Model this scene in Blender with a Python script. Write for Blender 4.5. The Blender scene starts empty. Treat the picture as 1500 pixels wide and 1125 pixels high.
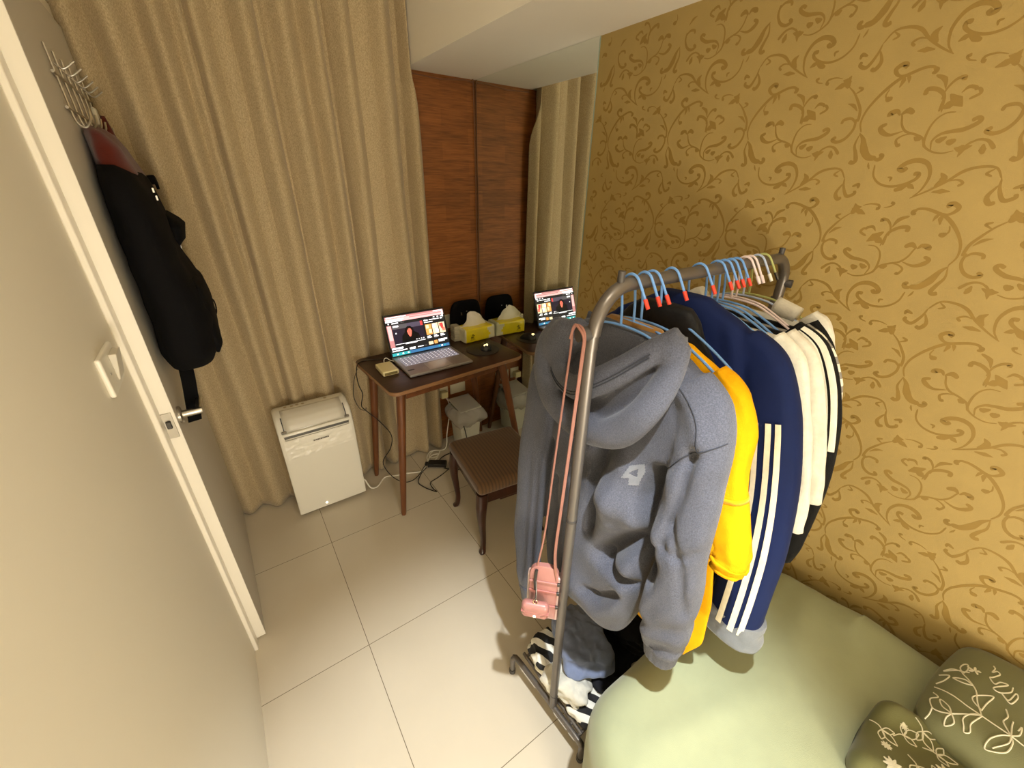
import bpy, bmesh, math, random
import numpy as np
from mathutils import Vector, Matrix, noise
from mathutils.bvhtree import BVHTree
random.seed(7)
S = bpy.context.scene
COL = S.collection
PI = math.pi

# ------------------------------------------------------------------ materials
MATS = {}
def srgb(r, g, b):
    f = lambda c: (c/255/12.92 if c/255 <= .04045 else ((c/255+.055)/1.055)**2.4)
    return (f(r), f(g), f(b))
def mat(name, col, rough=.6, metal=0., spec=.5, bump=0., bscale=200., var=0., vscale=8., sheen=0., emit=None, estr=0.,
        alpha=1., trans=0., coat=0., stretch=(1, 1, 1)):
    if name in MATS: return MATS[name]
    m = bpy.data.materials.new(name); m.use_nodes = True
    nt = m.node_tree; b = nt.nodes['Principled BSDF']; L = nt.links
    b.inputs['Base Color'].default_value = (*col, 1)
    b.inputs['Roughness'].default_value = rough
    b.inputs['Metallic'].default_value = metal
    b.inputs['Specular IOR Level'].default_value = spec
    b.inputs['Alpha'].default_value = alpha
    b.inputs['Transmission Weight'].default_value = trans
    b.inputs['Coat Weight'].default_value = coat
    if sheen:
        b.inputs['Sheen Weight'].default_value = sheen
        b.inputs['Sheen Roughness'].default_value = .5
    if emit:
        b.inputs['Emission Color'].default_value = (*emit, 1); b.inputs['Emission Strength'].default_value = estr
    if var or bump:
        tc = nt.nodes.new('ShaderNodeTexCoord'); mp = nt.nodes.new('ShaderNodeMapping')
        mp.inputs['Scale'].default_value = stretch
        L.new(tc.outputs['Object'], mp.inputs['Vector'])
    if var:
        n = nt.nodes.new('ShaderNodeTexNoise'); n.inputs['Scale'].default_value = vscale; n.inputs['Detail'].default_value = 6
        L.new(mp.outputs[0], n.inputs['Vector'])
        r = nt.nodes.new('ShaderNodeValToRGB')
        r.color_ramp.elements[0].position = .3; r.color_ramp.elements[1].position = .7
        r.color_ramp.elements[0].color = (*[c*(1-var) for c in col], 1)
        r.color_ramp.elements[1].color = (*[min(1, c*(1+var)) for c in col], 1)
        L.new(n.outputs['Fac'], r.inputs['Fac']); L.new(r.outputs[0], b.inputs['Base Color'])
    if bump:
        n2 = nt.nodes.new('ShaderNodeTexNoise'); n2.inputs['Scale'].default_value = bscale; n2.inputs['Detail'].default_value = 3
        L.new(mp.outputs[0], n2.inputs['Vector'])
        bp = nt.nodes.new('ShaderNodeBump'); bp.inputs['Strength'].default_value = bump; bp.inputs['Distance'].default_value = .002
        L.new(n2.outputs['Fac'], bp.inputs['Height']); L.new(bp.outputs[0], b.inputs['Normal'])
    MATS[name] = m
    return m

# ------------------------------------------------------------------ mesh builder
class MB:
    def __init__(s): s.v = []; s.f = []; s.m = []
    def add(s, vs, fs, mi=0):
        o = len(s.v); s.v += [tuple(v) for v in vs]
        s.f += [tuple(i+o for i in f) for f in fs]; s.m += [mi]*len(fs)
        return s
    def box(s, x0, x1, y0, y1, z0, z1, mi=0):
        vs = [(x, y, z) for z in (z0, z1) for y in (y0, y1) for x in (x0, x1)]
        return s.add(vs, [(0,2,3,1),(4,5,7,6),(0,1,5,4),(2,6,7,3),(0,4,6,2),(1,3,7,5)], mi)
    def obox(s, c, ax, ay, az, mi=0):      # oriented box, half vectors
        c, ax, ay, az = map(Vector, (c, ax, ay, az))
        vs = [c+i*ax+j*ay+k*az for k in (-1,1) for j in (-1,1) for i in (-1,1)]
        return s.add(vs, [(0,2,3,1),(4,5,7,6),(0,1,5,4),(2,6,7,3),(0,4,6,2),(1,3,7,5)], mi)
    def rings(s, R, cap0=True, cap1=True, mi=0, closed=False):
        n = len(R[0]); o = len(s.v); k = len(R)
        for r in R: s.v += [tuple(p) for p in r]
        for i in range(k if closed else k-1):
            a = o+i*n; b = o+((i+1) % k)*n
            for j in range(n):
                s.f.append((a+j, a+(j+1) % n, b+(j+1) % n, b+j)); s.m.append(mi)
        if not closed:
            if cap0: s.f.append(tuple(o+j for j in reversed(range(n)))); s.m.append(mi)
            if cap1: s.f.append(tuple(o+(k-1)*n+j for j in range(n))); s.m.append(mi)
        return s
    def tube(s, path, r, n=10, closed=False, mi=0, smooth=0, flat=None):
        P = [Vector(p) for p in path]
        if smooth: P = catmull(P, smooth, closed)
        k = len(P); R = r if isinstance(r, (list, tuple)) else [r]*k
        if len(R) != k: R = [float(np.interp(i/(k-1), np.linspace(0, 1, len(R)), R)) for i in range(k)]
        T = []
        for i in range(k):
            a = P[(i-1) % k] if (i or closed) else P[0]; b = P[(i+1) % k] if (i < k-1 or closed) else P[-1]
            t = (b-a); T.append(t.normalized() if t.length > 1e-9 else Vector((0, 0, 1)))
        ref = Vector((0, 0, 1)) if abs(T[0].z) < .9 else Vector((1, 0, 0))
        N = (ref-ref.dot(T[0])*T[0]).normalized(); rr = []
        for i in range(k):
            N = (N-N.dot(T[i])*T[i]); N = N.normalized() if N.length > 1e-6 else Vector((1, 0, 0))
            B = T[i].cross(N)
            fa, fb = flat if flat else (1, 1)
            rr.append([P[i]+R[i]*(fa*math.cos(a)*N+fb*math.sin(a)*B) for a in [2*PI*j/n for j in range(n)]])
        return s.rings(rr, True, True, mi, closed)
    def grid(s, fn, nu, nv, mi=0):
        o = len(s.v)
        for j in range(nv+1):
            for i in range(nu+1): s.v.append(tuple(fn(i/nu, j/nv)))
        for j in range(nv):
            for i in range(nu):
                a = o+j*(nu+1)+i; s.f.append((a, a+1, a+nu+2, a+nu+1)); s.m.append(mi)
        return s
    def lathe(s, c, prof, n=24, mi=0, ax='z'):
        R = []
        for r, h in prof:
            q = []
            for j in range(n):
                a = 2*PI*j/n; p = (r*math.cos(a), r*math.sin(a), h)
                if ax == 'x': p = (p[2], p[0], p[1])
                if ax == 'y': p = (p[0], p[2], p[1])
                q.append((c[0]+p[0], c[1]+p[1], c[2]+p[2]))
            R.append(q)
        return s.rings(R, True, True, mi)
    def rbox(s, c, h, r, n=8, mi=0, fn=None):   # rounded box: cube surface grid rounded by r
        c = Vector(c); h = Vector(h); inner = Vector([max(1e-5, a-r) for a in h])
        nn = n if isinstance(n, (tuple, list)) else (n, n, n)
        bm = bmesh.new(); cache = {}
        def pt(q):
            key = tuple(round(t, 6) for t in q)
            if key in cache: return cache[key]
            v = Vector([q[i]*h[i] for i in range(3)])
            k = Vector([max(-inner[i], min(inner[i], v[i])) for i in range(3)])
            d = v-k
            if d.length > 1e-9: v = k+d.normalized()*min(r, max(d.length, r))
            v = v+c
            if fn: v = Vector(fn(v))
            s.v.append(tuple(v)); cache[key] = len(s.v)-1
            return cache[key]
        def dist(m, hh):                       # denser near the rounded edges
            e = min(.9, r/hh); k = 4
            a = [-1+e*i/k for i in range(k)]; b = [-1+e+(2-2*e)*i/m for i in range(m+1)]
            return a+b+[-x for x in reversed(a)]
        g = [dist(nn[i], h[i]) for i in range(3)]
        for ax in range(3):
            u, w = [(1, 2), (2, 0), (0, 1)][ax]
            for sg in (-1, 1):
                for i in range(len(g[u])-1):
                    for j in range(len(g[w])-1):
                        q = []
                        for a, b in ((i, j), (i+1, j), (i+1, j+1), (i, j+1)):
                            t = [0, 0, 0]; t[ax] = sg; t[u] = g[u][a]; t[w] = g[w][b]; q.append(pt(t))
                        if sg < 0: q.reverse()
                        s.f.append(tuple(q)); s.m.append(mi)
        bm.free()
        return s
    def build(s, name, m, parent=None, smooth=True, bevel=0, mods=(), label=None, seg=2):
        me = bpy.data.meshes.new(name); me.from_pydata(s.v, [], s.f)
        for x in (m if isinstance(m, (list, tuple)) else [m]): me.materials.append(x)
        for p, i in zip(me.polygons, s.m): p.material_index = i
        me.update()
        o = bpy.data.objects.new(name, me); COL.objects.link(o)
        if parent is not None:
            o.parent = parent; o.matrix_parent_inverse = Matrix.Translation(-parent.location) if parent.type == 'EMPTY' else Matrix()
        if smooth:
            me.shade_smooth()
            if smooth != 'all':
                try: me.set_sharp_from_angle(angle=math.radians(40))
                except Exception: pass
        if bevel:
            b = o.modifiers.new('bevel', 'BEVEL'); b.width = bevel; b.segments = seg; b.limit_method = 'ANGLE'; b.angle_limit = .6
            b.harden_normals = False
        for t, kw in mods:
            d = o.modifiers.new(t.lower(), t)
            for k, v in kw.items(): setattr(d, k, v)
        if label: o['label'] = label
        return o
def catmull(P, k=6, closed=False):
    P = [Vector(p) for p in P]; n = len(P); out = []
    rng = n if closed else n-1
    for i in range(rng):
        p0 = P[(i-1) % n] if (i or closed) else P[0]*2-P[1]
        p1 = P[i]; p2 = P[(i+1) % n]
        p3 = P[(i+2) % n] if (i+2 < n or closed) else P[-1]*2-P[-2]
        for j in range(k):
            t = j/k
            out.append(.5*((2*p1)+(p2-p0)*t+(2*p0-5*p1+4*p2-p3)*t*t+(3*p1-p0-3*p2+p3)*t**3))
    if not closed: out.append(P[-1].copy())
    return out
def thing(name, label, cat, loc, group=None):
    o = bpy.data.objects.new(name, None); COL.objects.link(o); o.location = loc
    o.empty_display_size = .05
    o['label'] = label; o['category'] = cat
    if group: o['group'] = group
    return o
def tag(o, label, cat, group=None):
    o['label'] = label; o['category'] = cat
    if group: o['group'] = group
    return o
def struct(o):
    o['kind'] = 'structure'; return o
def nz(x, y, z): return noise.noise(Vector((x, y, z)))
def sstep(a, b, t):
    t = max(0., min(1., (t-a)/(b-a))); return t*t*(3-2*t)

# ------------------------------------------------------------------ camera
YAW, PITCH, ROLL, FPX, CH = .6146, .463, .0179, 589.63, 1.6192
cy, sy = math.cos(YAW), math.sin(YAW)
fw = Vector((sy*math.cos(PITCH), cy*math.cos(PITCH), -math.sin(PITCH)))
rt = Vector((cy, -sy, 0)); up = rt.cross(fw)
r2 = math.cos(ROLL)*rt+math.sin(ROLL)*up; u2 = -math.sin(ROLL)*rt+math.cos(ROLL)*up
cd = bpy.data.cameras.new('camera'); cam = bpy.data.objects.new('camera', cd); COL.objects.link(cam)
cam.matrix_world = Matrix(((r2.x, u2.x, -fw.x, 0), (r2.y, u2.y, -fw.y, 0), (r2.z, u2.z, -fw.z, CH), (0, 0, 0, 1)))
cd.sensor_width = 36; cd.sensor_fit = 'HORIZONTAL'; cd.lens = FPX*36/1500; cd.clip_start = .02
S.camera = cam

# ------------------------------------------------------------------ the room
XR, XL, YB, ZS, XS, YM = 1.2876, -.262, 2.2044, 2.0886, .9101, 1.317
Y0, ZC = -1.6, 2.62
M_white = mat('white_paint', srgb(240, 234, 220), .55, bump=.05, bscale=90)
M_ceil = mat('ceiling_paint', srgb(238, 233, 222), .7)
M_trim = mat('trim_paint', srgb(244, 238, 226), .35, coat=.1)
M_door = mat('door_paint', srgb(208, 202, 192), .5, bump=.12, bscale=350)

def floor_mat():
    m = bpy.data.materials.new('glossy_beige_tile'); m.use_nodes = True; nt = m.node_tree; L = nt.links
    b = nt.nodes['Principled BSDF']; b.inputs['Roughness'].default_value = .16; b.inputs['Specular IOR Level'].default_value = .45
    tc = nt.nodes.new('ShaderNodeTexCoord'); mp = nt.nodes.new('ShaderNodeMapping')
    mp.inputs['Location'].default_value = (-.1051+.6*4, -1.0831+.6*6, 0)
    L.new(tc.outputs['Object'], mp.inputs['Vector'])
    br = nt.nodes.new('ShaderNodeTexBrick'); br.offset = 0; br.inputs['Scale'].default_value = 1
    br.inputs['Brick Width'].default_value = .6; br.inputs['Row Height'].default_value = .6
    br.inputs['Mortar Size'].default_value = .0013; br.inputs['Mortar Smooth'].default_value = 0.2
    br.inputs['Bias'].default_value = 0
    br.inputs['Color1'].default_value = (*srgb(213, 203, 184), 1); br.inputs['Color2'].default_value = (*srgb(209, 199, 180), 1)
    br.inputs['Mortar'].default_value = (*srgb(120, 108, 90), 1)
    L.new(mp.outputs[0], br.inputs['Vector'])
    n = nt.nodes.new('ShaderNodeTexNoise'); n.inputs['Scale'].default_value = 3; n.inputs['Detail'].default_value = 5
    L.new(tc.outputs['Object'], n.inputs['Vector'])
    mx = nt.nodes.new('ShaderNodeMixRGB'); mx.blend_type = 'SOFT_LIGHT'; mx.inputs['Fac'].default_value = .18
    L.new(br.outputs['Color'], mx.inputs[1]); L.new(n.outputs['Fac'], mx.inputs[2]); L.new(mx.outputs[0], b.inputs['Base Color'])
    return m
struct(MB().box(-.6, XR+.1, Y0-.1, YB+.2, -.06, 0).build('floor', floor_mat(), smooth=False))
struct(MB().box(-.6, XR+.1, Y0-.1, YB+.2, ZC, ZC+.06).build('ceiling', M_ceil, smooth=False))
struct(MB().box(XS, XR, Y0, YB+.056, ZS, ZC).build('trim_1', M_ceil, smooth=False))          # dropped soffit along the papered wall
# left wall with the door opening
lw = MB(); lw.box(XL-.12, XL, Y0, 1.345, 0, ZC); lw.box(XL-.12, XL, 1.345, 2.215, 2.05, ZC); lw.box(XL-.12, XL, 2.215, YB+.2, 0, ZC)
lw.box(XL-.12, XL-.1, 1.345, 2.215, 0, 2.05)
struct(lw.build('wall_left', M_white, smooth=False))
struct(MB().box(XL, XR, Y0-.08, Y0, 0, ZC).build('wall_front', M_white, smooth=False))
struct(MB().box(XL-.12, XR+.1, YB+.057, YB+.2, 0, ZC).build('wall_back', M_white, smooth=False))
def wood_mat():
    m = bpy.data.materials.new('reddish_wood_boards'); m.use_nodes = True; nt = m.node_tree; L = nt.links
    b = nt.nodes['Principled BSDF']; b.inputs['Roughness'].default_value = .42; b.inputs['Specular IOR Level'].default_value = .35
    tc = nt.nodes.new('ShaderNodeTexCoord')
    def noise_n(sc, scale, det=6):
        mp = nt.nodes.new('ShaderNodeMapping'); mp.inputs['Scale'].default_value = scale; L.new(tc.outputs['Object'], mp.inputs['Vector'])
        n = nt.nodes.new('ShaderNodeTexNoise'); n.inputs['Scale'].default_value = sc; n.inputs['Detail'].default_value = det
        L.new(mp.outputs[0], n.inputs['Vector']); return n
    g = noise_n(4, (1.2, 1, 22)); g2 = noise_n(14, (1, 1, 14), 8)
    mp = nt.nodes.new('ShaderNodeMapping'); mp.inputs['Rotation'].default_value = (PI/2, 0, 0); L.new(tc.outputs['Object'], mp.inputs['Vector'])
    br = nt.nodes.new('ShaderNodeTexBrick'); br.inputs['Scale'].default_value = 1; br.inputs['Brick Width'].default_value = .31; br.inputs['Row Height'].default_value = .075
    br.inputs['Mortar Size'].default_value = 0; br.inputs['Color1'].default_value = (.5, .5, .5, 1); br.inputs['Color2'].default_value = (.75, .75, .75, 1)
    L.new(mp.outputs[0], br.inputs['Vector'])
    ad = nt.nodes.new('ShaderNodeMath'); ad.operation = 'ADD'; L.new(g.outputs['Fac'], ad.inputs[0]); L.new(g2.outputs['Fac'], ad.inputs[1])
    hf = nt.nodes.new('ShaderNodeMath'); hf.operation = 'MULTIPLY'; hf.inputs[1].default_value = .5; L.new(ad.outputs[0], hf.inputs[0])
    r = nt.nodes.new('ShaderNodeValToRGB')
    r.color_ramp.elements[0].position = .3; r.color_ramp.elements[0].color = (*srgb(112, 60, 22), 1)
    r.color_ramp.elements[1].position = .72; r.color_ramp.elements[1].color = (*srgb(186, 110, 52), 1)
    L.new(hf.outputs[0], r.inputs['Fac'])
    mx = nt.nodes.new('ShaderNodeMixRGB'); mx.blend_type = 'MULTIPLY'; mx.inputs['Fac'].default_value = .8
    L.new(r.outputs[0], mx.inputs[1]); L.new(br.outputs['Color'], mx.inputs[2])
    ga = nt.nodes.new('ShaderNodeGamma'); ga.inputs['Gamma'].default_value = .9; L.new(mx.outputs[0], ga.inputs['Color'])
    L.new(ga.outputs[0], b.inputs['Base Color'])
    return m
struct(MB().box(.84, XR, YB, YB+.056, 0, ZS).build('trim_2', wood_mat(), smooth=False))        # wood cladding of the corner

# wallpaper: printed scroll pattern is part of the wall's own mesh
MOTIF = [([(-1610,2340),(-1650,2410),(-1790,2420),(-1980,2360),(-2170,2270),(-2350,2100),(-2490,1910),(-2580,1720),(-2600,1510),(-2530,1330)],(43,68,25)),([(-1630,2390),(-1580,2360),(-1600,2310),(-1650,2320)],(50,68,43)),([(-2000,2360),(-2150,2330),(-2240,2380),(-2280,2470),(-2190,2540),(-2120,2520),(-2150,2470)],(25,81,93)),([(-2050,2340),(-2000,2280),(-1970,2180)],(19,68,12)),([(-2090,2310),(-2080,2240),(-2110,2120)],(25,81,19)),([(-2270,2120),(-2300,2010),(-2270,1940)],(19,31,25)),([(-2280,1970),(-2230,1930),(-2160,1940)],(43,105,62)),([(-2550,1320),(-2440,1180),(-2360,980),(-2230,820),(-2070,790)],(19,143,93)),([(-2090,770),(-2000,770),(-1970,840),(-2030,870)],(62,93,56)),([(-2540,1300),(-2570,1080),(-2500,910),(-2450,760),(-2500,710),(-2570,740)],(19,81,81)),([(-2040,660),(-1990,430),(-1820,270),(-1580,220),(-1350,280),(-1210,380),(-1200,470),(-1290,470)],(31,50,81)),([(-1290,290),(-1410,190),(-1520,140)],(43,105,62)),([(-1360,270),(-1260,230),(-1180,180)],(43,93,19)),([(-1660,320),(-1650,390),(-1720,410)],(19,50,25)),([(-2120,570),(-2160,640),(-2180,710)],(16,43,16)),([(-1170,0),(-1050,170),(-1010,430),(-1110,650),(-1290,730),(-1470,690),(-1570,580),(-1490,540),(-1440,600)],(16,93,81)),([(-1190,-10),(-930,150),(-700,330),(-520,510),(-300,590),(-70,570),(70,380)],(25,62,25)),([(-70,560),(-170,470),(-80,420)],(16,50,31)),([(-850,490),(-770,380),(-870,230)],(19,124,25)),([(-580,140),(-720,140),(-870,120)],(12,93,25)),([(-690,330),(-550,360),(-450,300),(-510,240)],(19,43,50)),([(70,380),(110,200),(230,0),(370,50),(360,120)],(25,74,62)),([(280,210),(390,250),(410,170)],(37,81,37)),([(70,260),(-10,60),(60,-70),(140,-40)],(31,87,68)),([(-100,1610),(-90,1410),(-190,1230),(-340,1160),(-460,1210),(-390,1270)],(43,68,68)),([(-80,1520),(-190,1620),(-340,1610),(-370,1530)],(31,62,56)),([(-50,1550),(-80,1770),(-180,1950),(-310,2130),(-460,2270)],(56,50,19)),([(-130,1760),(-240,1880),(-370,1930)],(16,68,12)),([(-290,2100),(-170,2180),(-260,2230)],(16,56,37)),([(-460,2240),(-510,2360),(-470,2480)],(62,149,12)),([(-480,2360),(-620,2300),(-740,2250)],(62,112,19)),([(-460,2400),(-550,2390),(-620,2410)],(62,93,12)),([(-630,2440),(-780,2480),(-930,2460),(-950,2390),(-900,2380)],(12,43,68)),([(-1040,2410),(-1150,2440),(-1200,2500),(-1140,2520)],(16,37,62)),([(-810,890),(-980,850),(-1170,900),(-1320,1030),(-1340,1270),(-1290,1460),(-1170,1570),(-1020,1580)],(19,43,19)),([(-1170,910),(-1210,1080),(-1120,1200),(-970,1240),(-800,1260),(-650,1340),(-600,1410),(-650,1450),(-730,1410)],(19,81,68)),([(-840,1090),(-910,1050),(-980,1070)],(50,124,50)),([(-1000,1150),(-1090,1090),(-1160,1100)],(37,112,37)),([(-820,940),(-710,920),(-560,970)],(12,136,19)),([(-700,990),(-690,880),(-710,770)],(31,81,12)),([(-650,990),(-510,1070),(-360,1040),(-230,900)],(31,43,68)),([(-410,990),(-390,890),(-360,810)],(31,105,43)),([(-530,1060),(-610,1020),(-710,920)],(19,43,25)),([(-1300,970),(-1380,1140),(-1520,1220),(-1710,1290),(-1820,1420),(-1870,1570),(-1900,1630)],(37,43,25)),([(-1910,1610),(-1800,1680),(-1690,1620)],(25,112,68)),([(-1920,1600),(-1980,1680),(-2090,1660),(-2090,1600)],(25,99,105)),([(-1760,1300),(-1970,1240),(-2120,1300),(-2190,1400),(-2090,1460)],(19,93,62)),([(-1570,1240),(-1720,1220),(-1820,1140),(-1770,1030),(-1720,1050)],(16,43,68)),([(-1400,1120),(-1470,1140),(-1530,1180)],(43,93,25)),([(-960,1660),(-1080,1770),(-1220,1900)],(19,174,31)),([(-1040,1810),(-1180,1710),(-1270,1660)],(62,136,25)),([(-910,1780),(-780,1860),(-820,1940),(-890,1930)],(43,56,37)),([(-850,1960),(-980,1990),(-1060,1900)],(56,62,12)),([(-1250,1590),(-1270,1720),(-1320,1900),(-1460,2010),(-1610,2030),(-1620,1930)],(19,68,81)),([(-1330,1820),(-1310,2000),(-1220,2140),(-1110,2170),(-1110,2110)],(19,50,81)),([(-1330,2000),(-1400,2170),(-1560,2260)],(16,81,43)),([(-1290,1610),(-1300,1730),(-1300,1810)],(37,31,19))]

M_paper = mat('gold_wallpaper', srgb(166, 142, 86), .6, spec=.35, bump=.35, bscale=260, var=.05, vscale=3, stretch=(1, 3, 3))
M_scroll = mat('gold_wallpaper_scroll', srgb(144, 116, 56), .5, spec=.4)
wp = MB(); wp.box(XR, XR+.1, Y0, YB+.056, 0, ZC)
def stroke(pts, w, xx, flip, oy, oz):
    P = [Vector((0, (-p[0] if flip else p[0])*1e-4+oy, p[1]*1e-4+oz)) for p in pts]
    P = catmull(P, 5); k = len(P); a = []; b = []
    for i, p in enumerate(P):
        t = (P[min(k-1, i+1)]-P[max(0, i-1)]).normalized(); nrm = Vector((0, -t.z, t.y))
        f = i/(k-1); ww = np.interp(f, (0, .5, 1), w)*1e-4*.5*1.05
        if i in (0, k-1): ww *= .55
        a.append(p+nrm*ww); b.append(p-nrm*ww)
    lo = min(q.y for q in a+b); hi = max(q.y for q in a+b); zl = min(q.z for q in a+b); zh = max(q.z for q in a+b)
    if hi > YM-.004 or zh > ZS-.004 or zl < .3 or lo < -1.1: return
    o = len(wp.v)
    for q in range(k):
        wp.v.append((xx, a[q].y, a[q].z)); wp.v.append((xx, b[q].y, b[q].z))
    for q in range(k-1):
        f = (o+2*q, o+2*q+1, o+2*q+3, o+2*q+2)
        wp.f.append(f if not flip else f[::-1]); wp.m.append(1)
rows = [(.821-.522*0, False), (1.341, False), (1.863, False), (.56, True), (1.082, True), (1.604, True), (2.126, True), (.299, False)]
for oz, fl in rows:
    for k in range(-7, 5):
        for i, (pts, w) in enumerate(MOTIF):
            stroke(pts, w, XR-.0003-.00001*(i % 7), fl, .448+.2615*k, oz)
struct(wp.build('wall_right', [M_paper, M_scroll], smooth=False))

# casing on the near side of the door and over it
tr = MB(); tr.box(XL, XL+.014, 1.302, 1.346, 0, 2.09); tr.box(XL, XL+.014, 1.346, 2.19, 2.046, 2.09)
struct(tr.build('trim_3', M_trim, bevel=.003))
# the door: hinged at the curtain end, a little ajar
M_steel = mat('brushed_steel', (.55, .52, .47), .28, metal=1)
M_dark_metal = mat('dark_metal', (.08, .075, .07), .35, metal=.8)
ang = math.atan2(-.239+.218, 2.196-1.353)
dax = Vector((math.sin(-ang)*-1, math.cos(ang), 0)).normalized()      # along the leaf, near edge -> hinge
dno = Vector((dax.y, -dax.x, 0))                                        # out of the leaf, into the room
D0 = Vector((-.218, 1.353, 0))
def dp(a, n, z): p = D0+dax*a+dno*n; return Vector((p.x, p.y, z))
door = struct(MB().obox(dp(.4215, -.02, 1.02), dax*.4215, dno*.02, Vector((0, 0, 1.0125))).build('door_1', [M_door], bevel=.002, smooth=False))
MB().obox(dp(-.0015, -.02, 1.02), dax*.0016, dno*.0195, Vector((0, 0, 1.012))).build('edge_band', M_trim, door, smooth=False, label='cream painted door edge')
lp = MB().obox(dp(-.0045, -.02, .985), dax*.0015, dno*.0125, Vector((0, 0, .04))).build('latch_plate', M_steel, door, bevel=.001)
MB().obox(dp(-.009, -.02, .99), dax*.006, dno*.006, Vector((0, 0, .011))).build('latch_bolt', M_dark_metal, lp, bevel=.002)
hd = MB(); c = dp(.055, 0, .985)
def along(c, d, prof, n=20, m=None):
    d = Vector(d).normalized(); a = Vector((0, 0, 1)) if abs(d.z) < .9 else Vector((1, 0, 0)); u = a.cross(d).normalized(); w = d.cross(u)
    return [[Vector(c)+d*h+r*(math.cos(2*PI*j/n)*u+math.sin(2*PI*j/n)*w) for j in range(n)] for r, h in prof]
hd.rings(along(c, dno, [(.026, 0), (.026, .006), (.022, .009), (.011, .010), (.0105, .052), (.009, .058)]))
lv = [dp(.055, .046, .985), dp(.075, .05, .985), dp(.11, .05, .986), dp(.15, .05, .988), dp(.165, .044, .990), dp(.170, .03, .990)]
hd.tube(lv, [.0095, .0095, .009, .0085, .0075, .006], 12, smooth=5)
MB.build(hd, 'handle', M_steel, door)
# light switch
M_plas = mat('white_plastic', srgb(240, 236, 224), .35)
M_plas2 = mat('grey_beige_plastic', srgb(205, 198, 182), .35)
sw = thing('light_switch', 'white rocker light switch plate on the left wall beside the door casing', 'light switch', (XL, 1.146, 1.245))
MB().rbox((XL+.005, 1.146, 1.245), (.005, .066, .043), .0045, 3).build('plate', M_plas, sw)
rk = MB(); rk.add([(XL+.010, 1.146, 1.216), (XL+.010, 1.2, 1.216), (XL+.010, 1.2, 1.276), (XL+.010, 1.146, 1.276), (XL+.014, 1.147, 1.217), (XL+.014, 1.199, 1.217), (XL+.024, 1.199, 1.275), (XL+.024, 1.147, 1.275)],
  [(0,3,2,1),(4,5,6,7),(0,1,5,4),(1,2,6,5),(2,3,7,6),(3,0,4,7)])
rk.build('rocker', M_plas2, sw, bevel=.0015)
MB().lathe((XL+.0095, 1.112, 1.245), [(.003, 0), (.003, .0015), (.001, .002)], 12, ax='x').build('screw', M_steel, sw)

# ------------------------------------------------------------------ mirror
M_mirror = mat('mirror_glass', (.84, .88, .84), .004, metal=1)
M_edge = mat('mirror_edge', (.25, .32, .28), .2)
mr = MB(); mr.box(XR-.006, XR-.0002, YM, YB-.001, .005, ZS-.001, 1); mr.f[4] = mr.f[4]; mr.m[4] = 0
tag(mr.build('wall_mirror', [M_mirror, M_edge], smooth=False), 'tall frameless mirror fixed on the right wall between wallpaper and wood panel', 'mirror')

# ------------------------------------------------------------------ curtain
def fabric_mat(name, c1, c2, rough=.85):
    m = bpy.data.materials.new(name); m.use_nodes = True; nt = m.node_tree; L = nt.links
    b = nt.nodes['Principled BSDF']; b.inputs['Roughness'].default_value = rough; b.inputs['Specular IOR Level'].default_value = .25
    b.inputs['Sheen Weight'].default_value = .15
    tc = nt.nodes.new('ShaderNodeTexCoord'); mp = nt.nodes.new('ShaderNodeMapping'); mp.inputs['Scale'].default_value = (1, 1, .45)
    L.new(tc.outputs['Object'], mp.inputs['Vector'])
    n = nt.nodes.new('ShaderNodeTexNoise'); n.inputs['Scale'].default_value = 420; n.inputs['Detail'].default_value = 3
    L.new(mp.outputs[0], n.inputs['Vector'])
    r = nt.nodes.new('ShaderNodeValToRGB'); r.color_ramp.elements[0].position = .35; r.color_ramp.elements[1].position = .65
    r.color_ramp.elements[0].color = (*c1, 1); r.color_ramp.elements[1].color = (*c2, 1)
    L.new(n.outputs['Fac'], r.inputs['Fac']); L.new(r.outputs[0], b.inputs['Base Color'])
    bp = nt.nodes.new('ShaderNodeBump'); bp.inputs['Strength'].default_value = .35; bp.inputs['Distance'].default_value = .0015
    L.new(n.outputs['Fac'], bp.inputs['Height']); L.new(bp.outputs[0], b.inputs['Normal'])
    return m
M_curt = fabric_mat('beige_linen_curtain', srgb(166, 148, 116), srgb(200, 182, 148))
#            x top, x bottom, width, amplitude
RIDGE = [(-.215,-.20,.030,.8),(-.115,-.07,.034,1.0),(.010,.04,.026,.95),(.122,.128,.032,1.0),(.205,.212,.03,.45),(.283,.29,.034,1.0),(.415,.40,.03,.85),(.522,.505,.027,1.0),
         (.632,.60,.030,.9),(.72,.70,.05,.4),(.795,.815,.030,1.0),(.912,.905,.022,1.0)]
CREASE = [(.333,.338,.009,.55),(.872,.85,.012,.8),(.098,.10,.008,.5),(.565,.562,.010,.5)]
def curt(u, v):
    z = .008+(ZC-.03)*v; t = 1-min(1, z/2.2)
    hi = .905 if z > ZS else .905+.042*sstep(ZS, 1.8, z)
    x = -.255+(hi+.255)*u
    f = 0.
    wob = .010*nz(x*2.5, z*.7, 3.)
    for a, b, w, am in RIDGE:
        c = a+(b-a)*t+wob+.010*nz(a*31, z*.8, 7.)
        d = (x-c)/(.86*w*(1+.25*t)*(1+.25*nz(a*17, z*.9, 1.)))
        f = max(f, am*math.exp(-.5*d*d)*(1+.10*nz(a*9, z*.9, 5.)))
    for a, b, w, am in CREASE:
        d = (x-(a+(b-a)*t+wob))/w; f -= am*math.exp(-.5*d*d)
    y = 2.186-.074*f-.008*t*t+.003*nz(x*9, z*1.2, 0)
    return (x, min(y, YB-.008), z)
cu = MB().grid(curt, 420, 60)
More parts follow.
